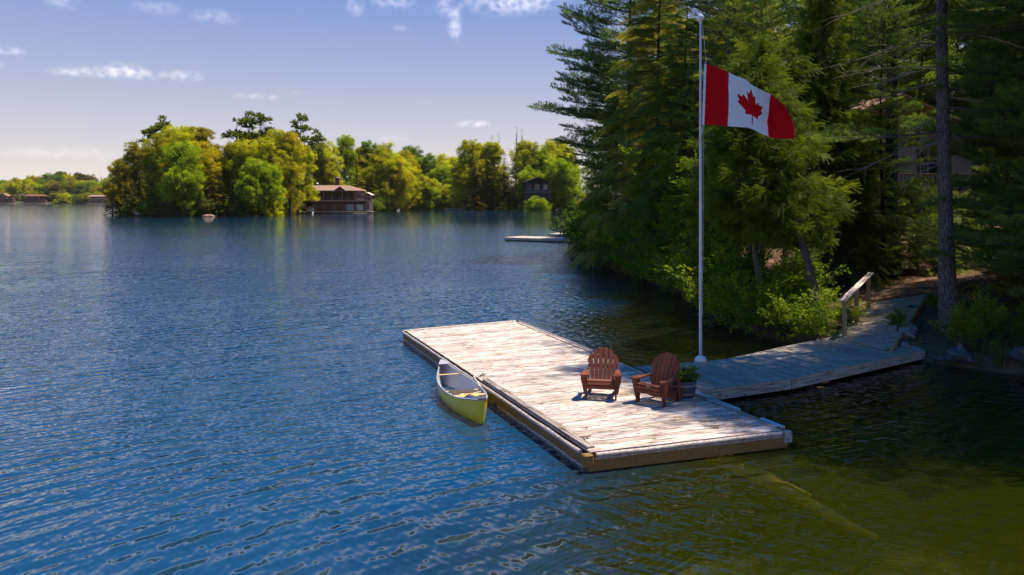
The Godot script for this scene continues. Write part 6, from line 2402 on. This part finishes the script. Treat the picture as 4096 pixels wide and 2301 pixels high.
	# closed parasol, white chairs, tubs
	var u := thing("closed_parasol", "closed pale parasol standing on the deck left of the boathouse", "parasol", q.transform * Vector3(-14.4, 0.43, 2.6))
	st = begin()
	tube(st, [Vector3(0, 0, 0), Vector3(0, 4.3, 0)], [0.05, 0.04], 8)
	part("pole", finish(st), M.white_paint, u)
	st = begin()
	tube(st, [Vector3(0, 0.9, 0), Vector3(0, 1.0, 0), Vector3(0, 2.0, 0), Vector3(0, 3.4, 0), Vector3(0, 4.25, 0)], [0.25, 0.62, 0.5, 0.36, 0.05], 9)
	part("canopy", finish(st), M.canvas, u)
	st = begin()
	lathe(st, [Vector2(0, 0), Vector2(0.3, 0), Vector2(0.28, 0.12), Vector2(0, 0.12)], 12)
	part("foot", finish(st), M.dark_brown, u)
	for k in 2:
		var c := make_chair(["white chair at the left corner of the boathouse quay", "white chair nearer the doors of the boathouse quay"][k])
		c.position = q.transform * Vector3(-9.4 + k * 1.3, 0.5, 1.4)
		c.rotation.y = -0.3 + 0.5 * k
		c.set_meta("group", "white chairs on the boathouse quay")
		c.name = numbered("garden_chair")
		c.scale = Vector3.ONE * 1.25
		for p in c.get_children(): p.material_override = M.white_paint
	for k in 3:
		var b := thing("flower_tub", ["brown tub at the left end of the boathouse side deck", "brown tub left of the closed parasol", "brown tub right of the closed parasol"][k], "tub", q.transform * Vector3([-16.0, -15.3, -13.3][k], 0.43, 2.9))
		st = begin()
		lathe(st, [Vector2(0, 0), Vector2(0.32, 0), Vector2(0.4, 0.6), Vector2(0.34, 0.6), Vector2(0.0, 0.55)], 12)
		part("tub", finish(st), M.cedar_trim, b)
	st = begin()
	var prof := []
	for i in 9: prof.append(Vector2(0.3 * sin(PI * i / 8.0), -0.3 * cos(PI * i / 8.0)))
	lathe(st, prof, 12)
	var bu := single("mooring_buoy", finish(st), M.white_paint, "white round buoy floating in front of the boathouse doors", "buoy")
	bu.position = q.transform * Vector3(-7.2, 0.1, 4.2)
	# pole on the point, leaning a little
	var fp := thing("small_pole", "thin pale flagless pole on a stone at the edge of the wooded point", "flagpole", Vector3(-64.6, 0.35, -211.6))
	fp.rotation.z = 0.045
	st = begin()
	tube(st, [Vector3(0, 0, 0), Vector3(0, 6, 0), Vector3(0, 13.2, 0)], [0.075, 0.06, 0.045], 8)
	part("pole", finish(st), M.white_paint, fp)
	var s0 := single("boulder", boulder(Vector3(2.0, 1.1, 1.4), 650), M.rock, "pale stone under the small pole of the wooded point", "rock")
	s0.position = Vector3(-64.6, 0.1, -211.4)
	var s1 := single("boulder", boulder(Vector3(3.0, 0.8, 1.9), 651, 0.2), M.brown_rock, "pink boulder rising out of the water before the wooded point", "rock")
	s1.position = Vector3(-76.4, 0.1, -200.8)
	var s2 := single("boulder", boulder(Vector3(1.6, 1.3, 1.2), 652, 0.4), M.pink_rock, "sunlit rock under the trees at the left end of the point", "rock")
	s2.position = Vector3(-96.2, 0.5, -204.9)


func make_cove():
	small_dock("swim_raft", "low flat raft dock lying in the cove before the dark hemlocks", Vector2(-26.0, -313.0), Vector2(-10.5, -313.5), 4.0, 30, M.pale_wood, 0.55)
	var p := thing("dock_ladder_post", "white post standing at the right end of the raft in the cove", "post", Vector3(-12.0, 0.5, -315.0))
	var st := begin()
	for e in [-0.22, 0.22]: tube(st, [Vector3(e, 0, 0), Vector3(e, 3.2, 0), Vector3(e, 3.6, -0.25), Vector3(e, 3.55, -0.5)], [0.07, 0.07, 0.07, 0.07], 6)
	part("rails", finish(st), M.white_paint, p)
	st = begin()
	for i in 6: box(st, at_(0, 0.4 + 0.5 * i, 0), Vector3(0.44, 0.06, 0.1), 0.01)
	part("rungs", finish(st), M.white_paint, p)
	# dark cabin behind the trees
	var o := thing("cabin", "dark cabin with a railed porch half hidden at the right end of the cove", "cabin", Vector3(9.6, 0, -303.0), 0.1)
	st = begin()
	box(st, at_(0, 5.2, -3), Vector3(9.5, 3.4, 7), 0.02)
	part("lower_wall", finish(st), M.navy_wall, o)
	st = begin()
	box(st, at_(0, 9.0, -3.6), Vector3(9.5, 3.6, 5.8), 0.02)
	part("upper_wall", finish(st), M.navy_wall, o)
	for x in [-3.2, 0.0, 3.2]:
		st = begin()
		box(st, at_(x, 8.9, -0.66), Vector3(1.6, 2.0, 0.06), 0.01)
		part("window", finish(st), M.window_glass, o)
	st = begin()
	box(st, at_(0, 7.0, 0.2), Vector3(9.8, 0.16, 2.2), 0.01)
	part("porch_floor", finish(st), M.barrel_hoop, o)
	st = begin()
	for i in 24: box(st, at_(-4.7 + 0.41 * i, 7.6, 1.2), Vector3(0.06, 1.05, 0.06), 0.005)
	box(st, at_(0, 8.15, 1.2), Vector3(9.7, 0.08, 0.1), 0.01)
	part("railing", finish(st), M.barrel_hoop, o)
	for x in [-4.7, 0.0, 4.7]:
		st = begin()
		box(st, at_(x, 7.4, 1.2), Vector3(0.16, 7.0, 0.16), 0.01)
		part("porch_post", finish(st), M.dark_brown, o)
	st = begin()
	for e in [-1.0, 1.0]:
		block(st, [Vector3(5.4 * e, 10.7, 1.6), Vector3(0, 12.6, 1.6), Vector3(0, 12.6, -7), Vector3(5.4 * e, 10.7, -7), Vector3(5.4 * e, 10.85, 1.6), Vector3(0, 12.78, 1.6), Vector3(0, 12.78, -7), Vector3(5.4 * e, 10.85, -7)], 0.01)
	part("roof", finish(st), M.dark_brown, o)
	# retaining wall of stones
	var w := thing("stone_wall", "short low wall of pale stones at the back of the cove", "wall", Vector3(-25.0, 0.2, -336.5))
	var r := rnd(870)
	for i in 9:
		for j in 2:
			var b := part("stone", boulder(Vector3(0.9, 0.75, 0.8), 880 + i * 2 + j, 0.25), M.pink_rock, w)
			b.position = Vector3(-3.4 + i * 0.85 + 0.3 * j, 0.3 + 0.55 * j, r.randf_range(-0.1, 0.1))
	var sw := thing("white_bird", "white water bird swimming in the cove right of the boathouse", "bird", Vector3(-45.0, 0.0, -316.0))
	st = begin()
	tube(st, [Vector3(-0.62, 0.22, 0), Vector3(-0.4, 0.16, 0), Vector3(0.0, 0.16, 0), Vector3(0.36, 0.2, 0), Vector3(0.5, 0.42, 0), Vector3(0.46, 0.68, 0), Vector3(0.54, 0.78, 0), Vector3(0.72, 0.74, 0)], [0.03, 0.2, 0.3, 0.2, 0.09, 0.07, 0.09, 0.02], 8)
	part("body", finish(st), M.white_paint, sw)


func make_far_cottages():
	# [x, z, size, label, roof material]
	var list := [[-480.0, -752.0, 1.0, "small far boathouse with a white-edged gable at the left of the far shore", "roof_shingle"], [-450.0, -752.0, 1.0, "low far boathouse with a broad flat roof, middle one on the far shore", "door_brown"], [-386.0, -745.0, 0.95, "pinkish two-storey far boathouse near the wooded point", "roof_shingle"]]
	var k := 0
	for s in list:
		var o := thing("far_boathouse", s[3], "boathouse", Vector3(s[0], 0, s[1]), 0.25)
		var g: float = s[2]
		var st := begin()
		box(st, at_(0, 2.6 * g, -4), Vector3(17 * g, 4.4 * g, 8), 0.05)
		part("wall", finish(st), M.dark_brown if k < 2 else M.red_brown, o)
		st = begin()
		box(st, at_(0, 0.5, 1.5), Vector3(22 * g, 0.4, 5.0), 0.05)
		part("quay", finish(st), M.grey_wood, o)
		for x in [-5.5, 0.0, 5.5]:
			st = begin()
			box(st, at_(x * g, 1.9 * g, 0.05), Vector3(3.6 * g, 2.4 * g, 0.12), 0.03)
			part("door", finish(st), M.dark_brown if k == 2 else M.door_brown, o)
		st = begin()
		box(st, at_(0, 4.95 * g, 0.6), Vector3(18 * g, 0.35, 3.2), 0.03)
		part("upper_deck", finish(st), M.cedar_trim if k != 1 else M.dark_brown, o)
		st = begin()
		if k == 0:
			for e in [-1.0, 1.0]:
				block(st, [Vector3(5.0 * e, 6.4, 1), Vector3(0, 9.2, 1), Vector3(0, 9.2, -8), Vector3(5.0 * e, 6.4, -8), Vector3(5.0 * e, 7.0, 1), Vector3(0, 9.9, 1), Vector3(0, 9.9, -8), Vector3(5.0 * e, 7.0, -8)], 0.02)
				block(st, [Vector3(5.0 * e, 6.4, 1), Vector3(9.0 * e, 7.8, 1), Vector3(9.0 * e, 7.8, -8), Vector3(5.0 * e, 6.4, -8), Vector3(5.0 * e, 7.0, 1), Vector3(9.0 * e, 8.4, 1), Vector3(9.0 * e, 8.4, -8), Vector3(5.0 * e, 7.0, -8)], 0.02)
		else:
			block(st, [Vector3(-10 * g, 7.2 * g, 1.5), Vector3(10 * g, 7.2 * g, 1.5), Vector3(10 * g, 7.2 * g, -9), Vector3(-10 * g, 7.2 * g, -9), Vector3(-6.5 * g, 8.8 * g, -3), Vector3(6.5 * g, 8.8 * g, -3), Vector3(6.5 * g, 8.8 * g, -4.5), Vector3(-6.5 * g, 8.8 * g, -4.5)], 0.05)
		part("roof", finish(st), M[s[4]], o)
		st = begin()
		box(st, at_(0, 6.0 * g, -4.5), Vector3((9 if k == 0 else 15) * g, 2.6 * g, 6), 0.05)
		part("upper_wall", finish(st), M.dark_brown if k < 2 else M.red_brown, o)
		for x in [-4.0, 4.0]:
			st = begin()
			box(st, at_(x * g * 0.7, 6.0 * g, -1.46), Vector3(2.6 * g, 1.5 * g, 0.1), 0.02)
			part("window", finish(st), M.window_glass, o)
		k += 1
	# trees of the far shore, row behind row
	var r := rnd(1300)
	var n := 0
	for row in 4:
		var x := -690.0 + row * 3.0
		var in_row := 0
		while x < -330.0:
			var z := -764.0 - 0.08 * (x + 500.0) - row * 17.0 + r.randf_range(-4.0, 4.0)
			var y := far_height(x, z)
			var hk: String = ["Y", "O", "G", "H", "O", "DG", "Y", "D"][r.randi() % 8]
			var hue: Array = HUES[hk]
			var kind := "b" if r.randf() < 0.74 else "h"
			var h := r.randf_range(13.0, 19.5) * (0.78 if row == 0 else 1.0)
			var skip := false
			if row == 0:
				for s in list:
					if absf(x - s[0]) < 9.0 and r.randf() < 0.7: skip = true
			if not skip:
				crown_tree("far_tree", "%s far-off tree, %s from the left in the %s rank of the far shore" % [HUE_NAMES[hk], ordinal(in_row), ordinal(row)], x, z, y + h, r.randf_range(4.5, 7.0) if kind == "b" else r.randf_range(3.0, 4.4), kind, hue, 1400 + n, "%s rank of trees on the far shore" % ordinal(row), y, 0.8)
				n += 1
				in_row += 1
			x += r.randf_range(6.5, 10.0)


func make_small_things():
	# a sunken log slanting down from under the dock
	var st := begin()
	tube(st, [Vector3(3.3, -0.1, -14.35), Vector3(3.62, -0.2, -14.1), Vector3(4.05, -0.38, -13.98), Vector3(4.45, -0.52, -13.7), Vector3(5.0, -0.8, -13.62), Vector3(5.5, -1.05, -13.38), Vector3(6.1, -1.3, -13.32)], [0.12, 0.15, 0.13, 0.14, 0.10, 0.09, 0.04], 9)
	tube(st, [Vector3(4.45, -0.52, -13.7), Vector3(4.6, -0.4, -13.3), Vector3(4.9, -0.5, -13.05)], [0.05, 0.035, 0.02], 6)
	single("sunken_log", finish(st), mat("drowned_wood", lin(0.85, 0.62, 0.05), 0.9), "yellowish sunken log slanting into the water in front of the dock", "log")
	# driftwood on the bank
	st = begin()
	tube(st, [Vector3(11.2, 0.12, -21.2), Vector3(11.9, 0.16, -20.7), Vector3(12.4, 0.02, -20.0)], [0.06, 0.07, 0.03], 7)
	single("driftwood", finish(st), M.bark_grey, "pale driftwood branch under the end of the walkway", "branch")
	# path of trodden earth
	st = SurfaceTool.new()
	st.begin(Mesh.PRIMITIVE_TRIANGLES)
	st.set_smooth_group(0)
	st.set_color(Color(0.115, 0.07, 0.042))
	var l := [Vector2(12.2, -26.7), Vector2(12.6, -28.2), Vector2(14.0, -29.6), Vector2(17.5, -30.6), Vector2(23.0, -31.0)]
	var rr := [Vector2(14.1, -26.6), Vector2(15.0, -27.3), Vector2(16.2, -28.0), Vector2(18.5, -28.6), Vector2(23.0, -29.0)]
	for i in l.size():
		for j in 7:
			var p: Vector2 = l[i].lerp(rr[i], j / 6.0)
			var y := height_at(p.x, p.y) + 0.05
			if i == 0: y = maxf(y, ramp_y(p.x, p.y) - 0.04)
			st.add_vertex(v3(p, y))
	for i in l.size() - 1:
		for j in 6:
			var a := i * 7 + j
			st.add_index(a); st.add_index(a + 7); st.add_index(a + 1)
			st.add_index(a + 1); st.add_index(a + 7); st.add_index(a + 8)
	st.generate_normals()
	single("path", st.commit(), M.ground_cover, "trodden brown earth path leading from the ramp into the wood", "", "", "structure")


const POINT_TREES := [
	[-99.7, -228, 28.3, 4.44, "p", "P", "tallest left pine of the point, flat dark crown above the broad-leaved trees"],
	[-104.5, -230, 24.7, 3.47, "p", "P", "lower pine left of the tall left pine of the point"],
	[-92.4, -220, 24.3, 4.56, "b", "Y", "round yellow-green tree below the tall left pine of the point"],
	[-89.9, -224, 24.4, 3.52, "b", "Y", "yellow-green tree top between the left pine and the olive oak"],
	[-85.9, -222, 24.0, 3.90, "b", "O", "olive-yellow oak at the right end of the left tree group"],
	[-93.1, -216, 20.6, 3.12, "b", "OY", "mustard-coloured oak in the middle of the left tree group"],
	[-99.3, -220, 21.5, 3.04, "b", "Y", "yellow-green tree at the left shoulder of the point"],
	[-103.8, -220, 19.7, 3.18, "b", "O", "olive tree on the descending left side of the point"],
	[-86.1, -209, 18.9, 4.46, "b", "G", "big bright green maple at the front of the point"],
	[-84.2, -206, 13.9, 4.01, "b", "G", "lower bright green maple hanging towards the water, front of the point"],
	[-106.8, -217, 15.0, 3.00, "b", "O", "small olive tree near the left tip of the point"],
	[-102.7, -212, 14.1, 3.33, "h", "H", "brownish hemlock leaning out at the left tip of the point"],
	[-106.0, -212, 10.8, 3.06, "h", "H", "last dark hemlock at the left tip of the point, touching the water"],
	[-98.1, -210, 14.7, 3.43, "h", "H", "drooping hemlock left of the bright front maple"],
	[-93.4, -207, 10.7, 3.51, "h", "D", "dark evergreen at the waterline left of the bright front maple"],
	[-89.7, -206, 8.0, 3.23, "h", "D", "short dark evergreen below the bright front maple"],
	[-98.0, -207, 8.1, 3.64, "h", "D", "low dark evergreen near the left end of the waterline"],
	[-81.1, -214, 17.6, 3.63, "b", "OY", "orange-yellow oak right of the bright front maple"],
	[-85.8, -219, 20.6, 3.02, "b", "OY", "yellow oak behind the orange-yellow oak"],
	[-78.6, -209, 12.0, 3.67, "h", "H", "hemlock below the orange-yellow oak"],
	[-81.0, -206, 6.7, 3.23, "h", "D", "low dark evergreen behind the pink boulder in the water"],
	[-76.1, -212, 14.8, 3.99, "h", "D", "dark evergreen in the middle of the point"],
	[-74.6, -207, 8.1, 3.77, "h", "D", "dark waterline evergreen in the middle of the point"],
	[-71.0, -207, 6.8, 3.25, "h", "D", "dark waterline evergreen left of the small pole on the point"],
	[-78.3, -226, 27.4, 4.26, "p", "P", "left one of the three tall pines in the middle of the point"],
	[-75.1, -228, 29.5, 4.29, "p", "P", "middle and highest of the three tall pines of the point"],
	[-71.5, -227, 28.9, 4.13, "p", "P", "right one of the three tall pines of the point"],
	[-70.1, -266, 33.1, 5.17, "p", "P", "separate tall pine above the boathouse"],
	[-65.8, -266, 27.5, 4.18, "p", "P", "lower pine right of the separate tall pine"],
	[-76.1, -217, 19.5, 3.13, "b", "O", "olive tree below the left one of the three tall pines"],
	[-72.1, -216, 20.4, 3.39, "b", "Y", "yellow-green tree below the three tall pines"],
	[-68.0, -217, 20.5, 3.68, "b", "Y", "yellow-green tree right below the three tall pines"],
	[-65.4, -222, 23.7, 3.76, "b", "Y", "bright yellow-green tree between the three pines and the separate pine"],
	[-62.4, -224, 23.1, 3.52, "b", "OY", "golden tree below the separate tall pine"],
	[-64.5, -219, 17.8, 2.67, "b", "OY", "golden lower tree left of the boathouse roof"],
	[-67.4, -211, 14.7, 3.84, "b", "G", "mid green tree right behind the small pole on the point"],
	[-64.9, -212, 13.5, 2.90, "b", "G", "green tree right of the small pole on the point"],
	[-64.5, -216, 11.5, 2.60, "b", "G", "green tree hanging over the left end of the boathouse"],
	[-67.8, -208, 8.1, 2.87, "h", "O", "olive evergreen bush behind the foot of the small pole"],
	[-62.9, -211, 4.5, 1.90, "b", "Y", "round yellow-green bush at the water between the pole and the boathouse"],
	[-66.9, -262, 21.4, 4.61, "h", "O", "yellow-brown hemlock behind the boathouse roof"],
	[-62.9, -268, 23.0, 4.54, "b", "Y", "yellow-green tree rising behind the boathouse chimney"],
	[-59.9, -266, 17.5, 3.67, "h", "H", "dark hemlock right of the boathouse chimney"],
	[-60.2, -285, 26.9, 4.11, "b", "G", "tall fresh green tree behind the boathouse"],
	[-53.8, -275, 20.5, 4.32, "h", "O", "yellow-brown hemlock over the right end of the boathouse roof"],
	[-54.4, -300, 26.2, 3.20, "b", "DG", "small dark round crown on the skyline right of the boathouse"],
	[-57.3, -300, 23.8, 3.77, "b", "O", "olive crown on the skyline behind the right end of the boathouse"],
	[-49.7, -300, 25.1, 5.84, "b", "Y", "broad yellow-green tree right of the boathouse"],
	[-49.0, -280, 13.8, 4.57, "h", "D", "dark green tree beside the right end of the boathouse"],
	[-44.1, -300, 19.1, 4.71, "b", "OY", "golden tree right of the broad yellow-green tree"],
	[-46.6, -345, 24.9, 6.28, "b", "OY", "orange-olive oak on the skyline of the cove"],
	[-47.4, -375, 28.9, 6.12, "b", "DG", "grey-green crown behind the orange-olive oak"],
	[-39.1, -355, 24.1, 5.57, "b", "DG", "dense dark green tree in the middle of the cove skyline"],
	[-33.4, -370, 24.3, 6.97, "b", "Y", "pale yellow-green tree on the right half of the cove skyline"],
	[-27.4, -375, 24.0, 5.18, "b", "Y", "last yellow-green tree before the gap of the cove skyline"],
	[-30.5, -350, 18.3, 5.93, "b", "G", "yellow-green tree with a visible dark trunk in the cove"],
	[-47.4, -300, 9.2, 4.90, "b", "G", "leafy tree hanging over the water just right of the boathouse"],
	[-46.4, -330, 7.1, 4.35, "b", "O", "olive bush at the water of the cove"],
	[-42.9, -335, 13.0, 5.26, "b", "Y", "yellow-green tree by the water in the middle of the cove"],
	[-37.8, -336, 14.1, 4.85, "b", "Y", "slim yellow-green tree in the middle of the cove"],
	[-32.9, -335, 9.3, 4.63, "b", "G", "bright green tree with a low bough over the cove water"],
	[-26.6, -335, 9.8, 4.42, "b", "Y", "bright bush left of the dark hemlocks of the cove"],
	[-16.4, -320, 27.6, 5.42, "b", "Y", "tall yellow-green tree at the left of the hemlock group"],
	[-12.4, -322, 25.3, 5.05, "b", "OY", "golden tree among the hemlocks of the cove"],
	[-19.2, -325, 18.3, 4.08, "b", "OY", "golden boughs left of the dark cove hemlocks"],
	[-8.1, -322, 30.8, 3.03, "s", "H", "left thin spruce top on the skyline above the raft"],
	[-5.4, -325, 31.3, 3.06, "s", "H", "right thin spruce top on the skyline above the raft"],
	[-7.3, -320, 27.1, 4.02, "b", "Y", "yellow-green crown under the two thin spruce tops"],
	[-14.5, -312, 19.7, 6.46, "h", "H", "large dark hemlock above the raft"],
	[-8.7, -314, 19.8, 6.11, "h", "H", "dark hemlock right of the large cove hemlock"],
	[-2.8, -314, 23.8, 6.11, "h", "H", "tall dark hemlock right of the raft"],
	[1.8, -330, 35.1, 4.56, "s", "H", "ragged bare spruce top beside the near pine boughs"],
	[4.4, -332, 34.3, 3.75, "s", "H", "second ragged spruce top close to the near pine boughs"],
	[5.2, -320, 27.7, 5.02, "b", "Y", "bright maple crown beside the near pine boughs"],
	[10.2, -318, 24.0, 5.39, "b", "G", "bright green maple at the right end of the cove"],
	[7.1, -312, 15.8, 4.50, "b", "G", "green maple in front of the dark cabin"],
	[1.2, -308, 15.7, 4.45, "h", "D", "dark hemlock left of the dark cabin"],
	[-17.2, -308, 7.9, 4.25, "h", "D", "low dark hemlock beside the stone wall of the cove"],
	[9.6, -300, 5.0, 3.39, "b", "G", "bright bush on the lawn below the dark cabin"],
	[3.5, -303, 2.6, 2.28, "b", "G", "small bright bush at the water below the dark cabin"],
	[-3.6, -305, 4.1, 3.83, "h", "D", "low dark evergreen behind the white post of the raft"],
	[18.9, -330, 28.9, 6.21, "b", "Y", "yellow tree mostly hidden behind the near pine"],
	[20.6, -310, 19.6, 5.84, "b", "G", "green tree mostly hidden behind the near pine"],
]
